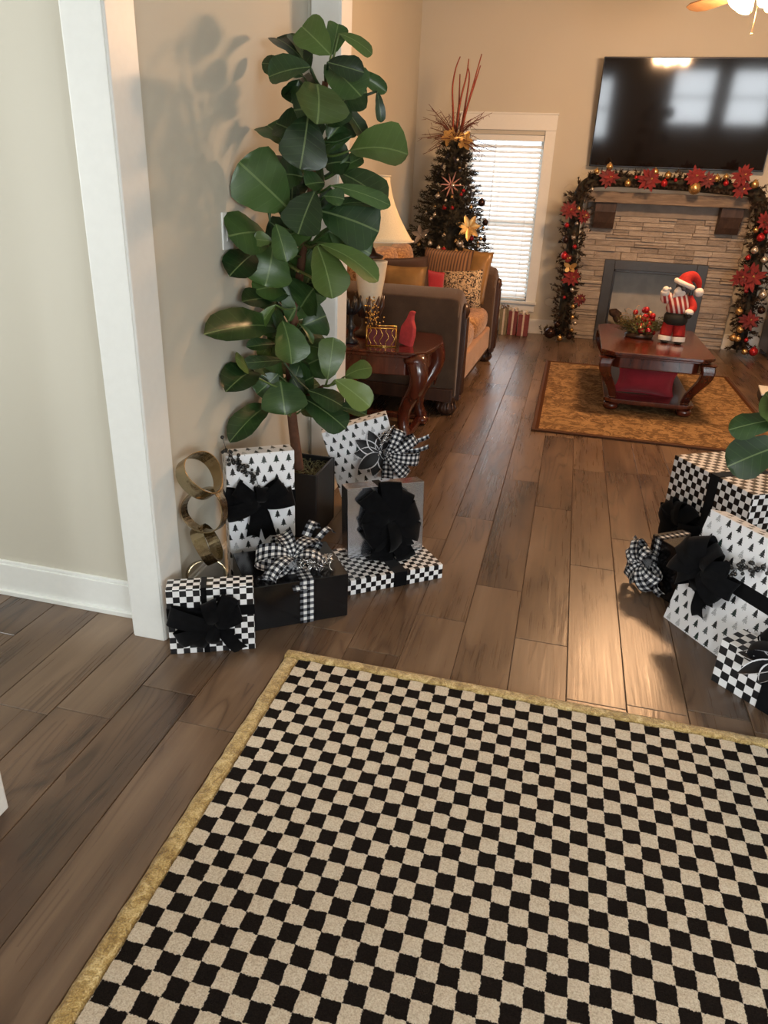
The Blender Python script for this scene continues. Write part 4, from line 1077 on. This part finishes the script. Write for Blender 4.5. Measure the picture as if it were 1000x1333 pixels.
GORN= [(0.114, 8.12, 1.683, 'g', 0.027), (0.231, 8.12, 1.73, 'g', 0.033), (0.097, 8.12, 1.521, 's', 0.016), (0.425, 8.12, 1.588, 'g', 0.033), (0.494, 8.12, 1.643, 'r', 0.016), (0.785, 8.12, 1.671, 'g', 0.033), (0.863, 8.12, 1.631, 'r', 0.016), (0.763, 8.12, 1.6, 'r', 0.033), (1.051, 8.12, 1.569, 'g', 0.06), (1.231, 8.12, 1.659, 'g', 0.033), (1.321, 8.12, 1.621, 'r', 0.025), (1.576, 8.12, 1.62, 'g', 0.038), (1.309, 8.12, 1.676, 'g', 0.025), (0.663, 8.12, 1.696, 'g', 0.033), (-0.103, 8.12, 1.179, 'r', 0.025), (-0.006, 8.12, 1.2, 's', 0.016), (-0.008, 8.12, 1.337, 'g', 0.022), (-0.021, 8.12, 1.069, 's', 0.025), (-0.096, 8.12, 1.042, 'd', 0.033), (0.005, 8.12, 0.978, 'r', 0.022), (-0.086, 8.12, 0.885, 'r', 0.038), (0.042, 8.12, 0.554, 's', 0.025), (-0.028, 8.12, 0.472, 'r', 0.016), (0.108, 8.12, 0.474, 'g', 0.016), (0.072, 8.12, 0.385, 'g', 0.025), (0.083, 8.12, 0.275, 'g', 0.025), (0.121, 8.12, 0.215, 's', 0.022), (0.094, 8.12, 0.142, 'g', 0.022), (-0.127, 8.12, 0.094, 'd', 0.06), (-0.063, 8.12, 0.188, 'd', 0.033), (-0.019, 8.12, 0.047, 'g', 0.033), (0.079, 8.12, 0.073, 'd', 0.033), (1.712, 8.12, 1.04, 's', 0.036), (1.738, 8.12, 1.158, 'r', 0.038), (1.667, 8.12, 0.971, 'r', 0.025), (1.818, 8.12, 0.958, 's', 0.033), (1.723, 8.12, 0.659, 'r', 0.022), (1.884, 8.12, 0.635, 's', 0.044), (1.904, 8.12, 0.486, 'd', 0.038), (1.702, 8.12, 0.459, 'g', 0.038), (1.752, 8.12, 0.285, 'g', 0.038), (1.751, 8.12, 0.189, 'g', 0.033), (1.832, 8.12, 0.184, 'r', 0.022), (1.843, 8.12, 0.068, 'g', 0.033), (1.926, 8.12, 0.075, 'r', 0.044), (1.704, 8.12, 0.197, 'g', 0.038), (1.679, 8.12, 1.224, 'g', 0.027), (1.777, 8.12, 1.218, 'r', 0.027)]
GFLO= [(0.237, 8.1, 1.623, 0.123), (0.619, 8.1, 1.626, 0.137), (1.029, 8.1, 1.662, 0.123), (1.154, 8.1, 1.635, 0.096), (1.451, 8.1, 1.687, 0.123), (1.466, 8.1, 1.574, 0.109), (-0.099, 8.1, 1.315, 0.123), (0.05, 8.1, 1.266, 0.082), (0.017, 8.1, 0.675, 0.123), (0.134, 8.1, 0.466, 0.082), (1.734, 8.1, 0.787, 0.164), (1.742, 8.1, 1.303, 0.109), (1.807, 8.1, 0.376, 0.123), (1.636, 8.1, 0.78, 0.109), (-0.046, 8.1, 0.86, 0.055)]
TORN= [(-1.395, 7.75, 1.396, 's', 0.028), (-1.315, 7.75, 1.36, 's', 0.012), (-1.321, 7.75, 1.295, 'r', 0.023), (-1.245, 7.75, 1.293, 'r', 0.021), (-1.144, 7.75, 1.455, 'r', 0.019), (-1.163, 7.75, 1.42, 'r', 0.016), (-1.253, 7.75, 1.392, 'g', 0.016), (-1.055, 7.75, 1.306, 'g', 0.021), (-0.952, 7.75, 1.355, 'd', 0.038), (-1.024, 7.75, 1.021, 'r', 0.026), (-1.307, 7.75, 1.027, 's', 0.023), (-1.14, 7.75, 0.964, 's', 0.04), (-0.989, 7.75, 0.889, 's', 0.019), (-0.93, 7.75, 1.016, 'g', 0.021), (-0.954, 7.75, 0.979, 'g', 0.016), (-0.913, 7.75, 1.123, 'g', 0.016), (-1.353, 7.75, 0.905, 's', 0.026), (-1.447, 7.75, 0.947, 's', 0.028), (-1.226, 7.75, 1.727, 's', 0.012), (-1.181, 7.75, 1.507, 's', 0.012), (-1.415, 7.75, 1.22, 's', 0.021), (-1.506, 7.75, 1.236, 's', 0.016), (-0.891, 7.75, 1.013, 'd', 0.023), (-1.104, 7.75, 0.934, 's', 0.014), (-1.172, 7.75, 0.884, 'g', 0.026), (-1.253, 7.75, 0.848, 'g', 0.023), (-0.897, 7.75, 1.174, 'd', 0.031), (-1.038, 7.75, 0.813, 's', 0.023), (-0.995, 7.75, 0.832, 'd', 0.026)]
TORN += [(-1.45, 7.75, 1.18, 's', .02), (-1.50, 7.75, 1.02, 's', .026), (-1.36, 7.75, 1.60, 's', .018), (-1.20, 7.75, 1.66, 'g', .018), (-1.10, 7.75, 1.20, 's', .022), (-1.00, 7.75, 1.15, 'g', .02), (-1.56, 7.75, .93, 'g', .022), (-1.30, 7.75, .90, 'r', .022), (-1.18, 7.75, .98, 'g', .02), (-.95, 7.75, .95, 's', .024), (-1.42, 7.75, 1.30, 'g', .016), (-1.25, 7.75, 1.50, 's', .022)]
# ---------------------------------------------------------------- holiday materials
def needles_mat(name, a, b):
    m = NM(name, rough=.75, spec=.25); n = m.noise(m.co(), 25, 2); m.color(m.ramp(n, [(.3, a), (.7, b)])); return m.m
NEEDLE = needles_mat('dark_pine_needles', srgb(34, 33, 26), srgb(62, 56, 44))
NEEDLE2 = needles_mat('brown_pine_needles', srgb(38, 32, 26), srgb(72, 58, 46))
ORN = {'g': plain('gold_bauble', srgb(206, 168, 112), .22, .85, vary=.08), 's': plain('silver_bauble', srgb(214, 206, 196), .2, .8, vary=.05),
       'r': plain('red_bauble', srgb(168, 34, 40), .2, .4, vary=.1), 'd': plain('dark_bauble', srgb(58, 40, 36), .15, .6, vary=.1)}
REDP = plain('red_poinsettia_petal', srgb(112, 24, 28), .85, vary=.25, scale=25, Sheen_Weight=.3)
BURG = plain('burgundy_petal', srgb(96, 24, 28), .7, vary=.25, scale=25)
GOLDL = plain('gold_leaf_petal', srgb(196, 158, 98), .35, .6, vary=.2)
BROWNTW = plain('copper_twig', srgb(110, 62, 48), .7, vary=.25)
RIB = plain('bronze_wired_ribbon', srgb(126, 104, 84), .4, .4, vary=.15)
def needle_tuft(mb, p, d, L, n, r, rs, wn=.0034, xmin=-99):
    d = Vector(d).normalized()
    for i in range(n):
        t = rs.uniform(.1, 1); b = p+d*L*t; q = Vector((rs.gauss(0, 1), rs.gauss(0, 1), rs.gauss(0, 1))); q = (q-d*q.dot(d)).normalized()
        e = b+(q*.9+d*.7)*r*rs.uniform(.7, 1.15); s_ = q.cross(d)*wn
        tri = [b-s_, b+s_, e]
        for v in tri: v.x = max(v.x, xmin)
        mb.add(tri, [(0, 1, 2)])

# ---------------------------------------------------------------- garland
gp = catmull(GPATH, 8); gl = thing('mantel_garland', 'pine garland with red poinsettias draped over the mantel and down both sides', 'garland', (GPATH[0][0], 8.2, 0))
G0 = gl.location.copy(); rs = random.Random(2); mb = MB()
for i in range(len(gp)-1):
    a_, b_ = gp[i], gp[i+1]; tdir = (b_-a_).normalized(); horiz = abs(tdir.x) > .7
    for k in range(max(3, int((b_-a_).length/.007))):
        p = a_.lerp(b_, rs.random()); an = rs.uniform(0, 2*PI); o_ = Vector((math.cos(an)*(1-abs(tdir.x)), -abs(math.sin(an))*.75-.02, math.sin(an)*abs(tdir.x)))
        if o_.z < 0 and horiz: o_.z *= .25
        d = (o_+tdir*rs.uniform(-.5, .9)).normalized(); L = rs.uniform(.07, .13) if not horiz else rs.uniform(.05, .09)
        pp = p+o_*(.055 if not horiz else .04); needle_tuft(mb, pp-G0, d, L, 22, .030, rs, .0075)
for k in range(60):      # fuller heap at the left foot
    p = Vector((-.07+rs.gauss(0, .07), 8.2+rs.uniform(-.06, .06), .03)); needle_tuft(mb, p-G0, (rs.gauss(0, .6), rs.gauss(0, .5), 1), .11, 16, .03, rs, .006)
tag(mb.build('foliage', NEEDLE2, gl), kind='stuff')
MB().tube([p-G0+Vector((0, .02, 0)) for p in gp], .060, 10).build('garland_core', NEEDLE, gl)
for (x, y, z, c, r) in GORN:
    r = max(r, .017)
    o = MB().ball((0, 0, 0), r, 14).lathe([(.28*r, r*.92), (.28*r, r*1.16), (.0, r*1.2)], 8).build('bauble', ORN[c], gl); o.location = Vector((x, y-.045, max(z, r+.004)))-G0
for i, (x, y, z, s_) in enumerate(GFLO):
    y -= .03; s_ *= 1.02
    flower(gl, Vector((x+.02, y-.012, z+.01))-G0, (rs.uniform(-.3, .3), -1, rs.uniform(-.2, .5)), (0, 0, 1), [k*60+rs.uniform(-18, 18) for k in range(6)], s_*.52, s_*.28, BURG if i % 2 else REDP, ORN['g'], seed=130+i)
    flower(gl, Vector((x, y, z))-G0, (rs.uniform(-.3, .1), -1, rs.uniform(0, .4)), (0, 0, 1), [k*32.7+rs.uniform(-10, 10) for k in range(11)], s_*.82, s_*.30, REDP if i % 3 else BURG, ORN['g'], seed=30+i)
def butterfly(parent, o, s_, mat):
    b = MB().tube([o+Vector((0, -.006, -.35*s_)), o+Vector((0, -.008, .35*s_))], .05*s_, 6)
    for sx in (-1, 1):
        for (ax_, az, l, w2) in ((.75, .55, .95, .55), (.7, -.5, .7, .5)):
            d = Vector((sx*ax_, -.25, az)).normalized(); q = Vector((0, -1, 0)).cross(d).normalized()
            b.grid(lambda u, v: o+d*l*s_*v+q*(u-.5)*w2*s_*math.sin(PI*min(1, v*.9+.05))**.6, 4, 6)
    return b.build('butterfly', mat, parent)
butterfly(gl, Vector((-.012, 8.07, .77))-G0, .085, GOLDL)
# wired ribbon loops tucked into the garland
for (x, z, s_, a0) in ((-.11, 1.43, .13, 100), (-.02, 1.66, .08, 60), (.12, .93, .12, 10), (1.70, .95, .11, 200), (1.90, .70, .10, 0), (1.88, .42, .11, 10), (1.62, 1.20, .12, 130), (-.13, .40, .10, 170), (1.72, 1.56, .09, 80)):
    d = Vector((math.cos(R(a0)), 0, math.sin(R(a0)))); o = Vector((x, 8.12, z))-G0
    MB().grid(lambda u, v: o+d*s_*(1-math.cos(2*PI*v))/2+Vector((0, -1, 0)).cross(d)*.42*s_*math.sin(2*PI*v)+Vector((0, (u-.5)*.035, 0)), 2, 20).build('ribbon_loop', RIB, gl)

# ---------------------------------------------------------------- Christmas tree
TX, TY = -1.285, 7.93
xt = thing('christmas_tree', 'slim decorated Christmas tree with a twig topper by the window', 'christmas tree', (TX, TY, 0))
rs = random.Random(9); mb = MB()
def trad(z): return .43*(1-((z-.30)/(1.98-.30)))**.78+.03 if z < 1.98 else .03
for i in range(1000):
    z = .32+1.60*(1-math.sqrt(rs.random())) if rs.random() < .5 else rs.uniform(.32, 1.9); an = rs.uniform(0, 2*PI); r = trad(z)
    d = Vector((math.cos(an), math.sin(an), .22)); p = Vector((math.cos(an), math.sin(an), 0))*max(.01, r*rs.uniform(.35, .8))+Vector((0, 0, z))
    needle_tuft(mb, p, d, min(.2, r*.55+.04), 26, .038, rs, .006, -1.80-TX)
tag(mb.build('foliage', NEEDLE, xt), kind='stuff')
MB().tube([(0, 0, .12), (0, 0, 1.95)], [.03, .012], 8).build('trunk', BARK, xt)
MB().lathe([(.0, .34), (.24, .36), (.25, .6), (.20, 1.0), (.13, 1.4), (.05, 1.85), (0, 1.9)], 20).build('inner_boughs', NEEDLE, xt)
MB().lathe([(.17, .0), (.17, .02), (.05, .05), (.04, .14), (0, .14)], 16).build('stand', BLACKMET, xt)
tw = MB()
for i in range(64):
    an = rs.uniform(0, 2*PI); el = rs.uniform(-.5, .9); d = Vector((math.cos(an), math.sin(an)*.7, el)).normalized(); L = rs.uniform(.20, .40)
    p0 = Vector((0, 0, 1.92)); p1 = p0+d*L*.5+Vector((0, 0, .03)); p2 = p0+d*L+Vector((rs.gauss(0, .03), rs.gauss(0, .03), rs.gauss(0, .03)))
    p2.x = max(p2.x, -.50)
    tw.tube([p0, p1, p2], [.005, .004, .0018], 4)
    for q in (.55, .75, .9):
        s0 = p0.lerp(p2, q); tw.tube([s0, s0+Vector((rs.gauss(0, .04), rs.gauss(0, .03), rs.gauss(0, .04)))], [.003, .001], 3)
tw.build('twig_spray', BROWNTW, xt)
STK = plain('red_glitter_stick', srgb(136, 58, 40), .35, .4, vary=.5, scale=160, bump=.6, bd=.004)
for pts in ([(-.035, 0, 1.98), (-.045, 0, 2.14), (-.07, 0, 2.36), (-.05, -.01, 2.52), (-.015, -.01, 2.62)], [(.0, 0, 1.98), (.005, 0, 2.2), (-.01, .02, 2.48)], [(.0, -.02, 1.98), (.02, -.02, 2.25), (.06, -.02, 2.46), (.07, -.02, 2.60)],
            [(.04, 0, 1.98), (.065, .01, 2.20), (.085, .01, 2.45), (.06, .01, 2.54)], [(.045, -.02, 1.96), (.08, -.02, 2.15), (.13, -.02, 2.38), (.19, -.02, 2.64)], [(.05, -.01, 1.98), (.09, -.01, 2.2), (.15, 0, 2.42), (.185, 0, 2.55)]):
    q = catmull(pts, 5); MB().tube(q, [.012-.007*i/(len(q)-1) for i in range(len(q))], 7).build('topper_stick', STK, xt)
flower(xt, (-.05, -.06, 1.93), (0, -1, .5), (0, 0, 1), [20, 80, 140, 200, 260, 320], .10, .06, GOLDL, ORN['g'], seed=51, name='gold_flower')
flower(xt, (.09, -.07, 1.90), (.2, -1, .4), (0, 0, 1), [0, 60, 120, 180, 240, 300], .10, .06, GOLDL, ORN['g'], seed=52, name='gold_flower')
flower(xt, (.238, -.27, 1.12), (.2, -1, .2), (0, 0, 1), [10, 62, 114, 165, 217, 268, 320], .13, .055, GOLDL, ORN['g'], seed=53, name='gold_flower')
flower(xt, (-.24, -.29, 1.03), (-.2, -1, .1), (0, 0, 1), [30, 100, 170, 240, 310], .11, .045, plain('dusty_silver_leaf', srgb(142, 128, 116), .5, .3), ORN['s'], seed=54, name='silver_flower')
flower(xt, (.02, -.20, 1.50), (0, -1, .2), (0, 0, 1), [k*36 for k in range(10)], .13, .014, plain('blush_spray', srgb(172, 122, 112), .5, .3), ORN['r'], seed=55, name='spray_pick')
for s_, zz in ((1, .0), (-1, .4)):   # dark ribbon spiralling down the tree
    q = []
    for k in range(60):
        t = k/59; z = 1.78-1.30*t; an = -PI/2+s_*(t*5.5+zz); r = trad(z)*.93+.01; q.append(Vector((r*math.cos(an), r*math.sin(an), z)))
    MB().grid(lambda u, v: q[min(59, int(v*59))]+Vector((0, 0, (u-.5)*.045)), 2, 59).build('ribbon', plain('slate_ribbon', srgb(62, 56, 62), .5), xt)
names = {'g': ('gold', 'round gold bauble hanging on the slim Christmas tree'), 's': ('silver', 'round silver bauble hanging on the slim Christmas tree'), 'r': ('red', 'round red bauble hanging on the slim Christmas tree'), 'd': ('dark', 'round dark brown bauble hanging on the slim Christmas tree')}
for (x, y, z, c, r) in TORN:
    r = max(r, .016); dx = x-TX; rr = trad(z)*1.10+.01; yy = TY-math.sqrt(max(0, rr*rr-dx*dx)) if abs(dx) < rr else TY-.05
    # keep the same sight line while moving to the cone's surface
    k = (yy-0)/(y-0); xx = x*k; zz = 1.4+(z-1.4)*k
    sz = 'large ' if r > .029 else ('tiny ' if r < .0175 else ('small ' if r < .0215 else ''))
    o = thing('tree_bauble', sz+names[c][1], 'ornament', (xx, yy, zz), group='%s baubles on the Christmas tree' % names[c][0])
    MB().ball((0, 0, 0), r, 14).build('ball', ORN[c], o); MB().lathe([(.3*r, r*.9), (.3*r, r*1.18), (.0, r*1.2)], 8).tube([(0, 0, r*1.15), (0, .006, r*1.5), (0, .03, r*1.6)], .0012, 4).build('cap', ORN['g'], o)

# ---------------------------------------------------------------- gifts under the far window
DULLRED = plain('dull_red_paper', srgb(120, 52, 46), .4, vary=.15); TANP = plain('kraft_green_paper', srgb(124, 112, 84), .5, vary=.15); IVR = plain('ivory_ribbon', srgb(206, 190, 170), .5)
for i, (x, y, w_, d_, h_, mt_, lab) in enumerate([(-.655, 8.30, .085, .09, .29, TANP, 'small tan paper gift bag under the window beside the sofa'), (-.555, 8.34, .10, .10, .26, DULLRED, 'narrow dull red gift under the window next to the tan bag'), (-.435, 8.32, .12, .11, .235, DULLRED, 'wide dull red gift with ivory ribbon under the window')]):
    g_ = thing('gift_box', lab, 'gift', (x, y, 0), group='small gifts under the far window')
    MB().box(-w_/2, w_/2, -d_/2, d_/2, 0, h_).build('box', mt_, g_, .003, 1)
    MB().box(-.010, .010, -d_/2-.0015, d_/2+.0015, .0005, h_+.0015).build('ribbon_band', IVR, g_)
    bow(g_, (0, 0, h_), IVR if i else RIB, [(a_, .05, .022, .014) for a_ in (20, 70, 130, 200, 260, 320)], [], nrm=(0, -.3, 1), up=(0, 1, .3), knot=.010, seed=60+i)

# ---------------------------------------------------------------- santa and the centrepiece on the coffee table
TZ = .4525
SRED = plain('santa_red_felt', srgb(158, 26, 22), .85, vary=.15, scale=90); FUR = plain('white_fur_trim', srgb(236, 230, 222), .95, vary=.06, scale=300, bump=.8, bd=.006)
SDARK = plain('santa_dark_fabric', srgb(30, 30, 24), .8, vary=.3); GREY = plain('grey_plush', srgb(74, 70, 74), .9, vary=.2)
def candy():
    m = NM('red_white_knit', rough=.85); sp = m.n('ShaderNodeSeparateXYZ', Vector=m.co()); v = S(m.nt, sp.outputs[0])+S(m.nt, sp.outputs[2])*.35
    k = ((v/.035).fr()-.5).ab()*2.0; m.color(m.ramp(k, [(.30, srgb(226, 206, 196)), (.55, srgb(150, 36, 34))])); return m.m
st = thing('santa_figurine', 'plush santa figurine with red hat on the coffee table', 'figurine', (.815, 5.90, TZ))
for sx, dy in ((-.045, -.02), (.035, -.045)):
    lg = MB().tube(catmull([(sx*.8, 0, .16), (sx*1.05, dy*.6, .10), (sx*1.15, dy, .05)], 4), [.040, .040, .042, .043, .044, .045, .044, .044, .042], 12).build('leg', SRED, st)
    MB().tube(catmull([(sx*1.15, dy, .048), (sx*1.17, dy-.002, .028), (sx*1.18, dy-.003, .016)], 3), .050, 14).build('fur_cuff', FUR, lg)
    MB().ball((sx*1.18, dy-.022, .012), .030, 10, (1, 1.4, .45)).build('boot', SDARK, lg)
MB().lathe([(.0, .13), (.075, .135), (.088, .16), (.085, .20), (.07, .225), (0, .23)], 20).build('coat_skirt', SDARK, st)
MB().lathe([(.0, .21), (.07, .215), (.085, .25), (.082, .30), (.062, .345), (.03, .37), (0, .375)], 20).build('torso', candy(), st)
for sx, pts in ((-1, [(-.06, 0, .33), (-.105, -.03, .31), (-.115, -.05, .36)]), (1, [(.06, 0, .33), (.10, -.04, .27), (.075, -.075, .235)])):
    am = MB().tube(catmull(pts, 5), [.034, .034, .033, .032, .031, .030, .029, .028, .027, .026, .026], 10).build('arm', SRED if sx > 0 else candy(), st)
    MB().ball(pts[2], .034, 10, (1, 1, .8)).build('fur_cuff', FUR, am)
    e_ = Vector(pts[2])+Vector((0, -.01, .025 if sx < 0 else -.02)); MB().ball(e_, .024, 10).tube([e_+Vector((.012*sx*-1, -.008, 0)), e_+Vector((.03*sx*-1, -.02, .012))], .009, 6).build('mitten', FUR if sx < 0 else SDARK, am)
hd = MB().ball((.012, -.01, .405), .058, 16, (1, 1, 1.05)).ball((.005, -.072, .398), .016, 8).build('head', GREY, st)
MB().ball((-.012, -.045, .372), .040, 12, (1.1, .6, 1.0)).ball((-.030, -.04, .345), .030, 10, (1, .5, 1.3)).build('beard', FUR, hd)
for sx in (-1, 1): MB().ball((.006+sx*.02, -.064, .418), .006, 8).build('eye', SDARK, hd)
ht = MB().tube(catmull([(.012, -.008, .425), (.025, -.004, .465), (.065, 0, .482), (.105, 0, .45), (.122, -.005, .40)], 5), [.062, .060, .058, .056, .053, .050, .047, .044, .041, .039, .036, .033, .030, .028, .026, .024, .022, .02, .017, .015, .014][:21], 14).build('hat', SRED, st)
MB().tube([(.012+.060*math.cos(a_)*1.0, -.010+.060*math.sin(a_), .428+.022*-math.cos(a_)) for a_ in [2*PI*k/20 for k in range(21)]], .018, 8).build('hat_brim', FUR, ht)
MB().ball((.124, -.008, .375), .034, 12).build('pompom', FUR, ht)
# centrepiece of greenery, baubles and ribbon
cp = thing('centrepiece', 'holiday centrepiece of greenery, red baubles and gold ribbon on the coffee table', 'centrepiece', (.585, 6.02, TZ))
rs = random.Random(41); mb = MB()
for k in range(210):
    an = rs.uniform(0, 2*PI); q = Vector((math.cos(an), math.sin(an)*.8, rs.uniform(.08, 1.0))); p = Vector((math.cos(an)*.06, math.sin(an)*.05, .03+rs.uniform(0, .05)))
    needle_tuft(mb, p, q, rs.uniform(.06, .15), 12, .022, rs)
tag(mb.build('greenery', needles_mat('green_pine_needles', srgb(62, 66, 34), srgb(104, 100, 56)), cp), kind='stuff')
MB().lathe([(0, 0), (.10, 0), (.11, .02), (.08, .04), (0, .04)], 18).build('tray', DARKWOOD, cp)
for i in range(36):
    an = rs.uniform(0, 2*PI); r = rs.uniform(.0, .10); h_ = rs.uniform(.05, .27)*(1-.4*r/.10)
    o = MB().ball((r*math.cos(an)+.02, r*math.sin(an)*.8-.015, h_), rs.uniform(.016, .026), 10).build('bauble', ORN['r'] if i % 4 else ORN['g'], cp)
for k in range(5):
    a0 = R(95+k*30); d = Vector((math.cos(a0), -.2, abs(math.sin(a0))*.8)).normalized(); o = Vector((-.03, -.03, .10))
    MB().grid(lambda u, v: o+d*.15*(1-math.cos(2*PI*v))/2+d.orthogonal().normalized()*.035*math.sin(2*PI*v)+Vector((0, (u-.5)*.03, 0)), 2, 16).build('ribbon_loop', GOLDL, cp)

# ---------------------------------------------------------------- small things at the right edge
wb = thing('storage_box', 'flat white-topped dark box lying on the floor beside the floral rug', 'box', (1.80, 6.22, 0), R(-8))
MB().box(-.19, .20, -.16, .16, 0, .07).build('tray', BLACKMET, wb, .004); MB().box(-.195, .205, -.165, .165, .07, .084).build('lid', TRIM, wb, .003)
cb = thing('cabinet', 'brown wooden cabinet standing right of the fireplace', 'cabinet', (2.42, 8.28, 0))
MB().box(-.36, .36, -.22, .22, .06, .80).build('body', DARKWOOD, cb, .006); MB().box(-.38, .38, -.24, .22, .80, .83).build('top', DARKWOOD, cb, .004)
for sx in (-.18, .18):
    dr = MB().box(sx-.165, sx+.165, -.236, -.222, .10, .76).build('door', CHERRY, cb, .004); MB().ball((sx*.2, -.246, .45), .014, 8).build('knob', GOLDM, dr)
for sx in (-.32, .32):
    for sy in (-.18, .18): MB().box(sx-.025, sx+.025, sy-.025, sy+.025, 0, .06).build('leg', DARKWOOD, cb, .003)
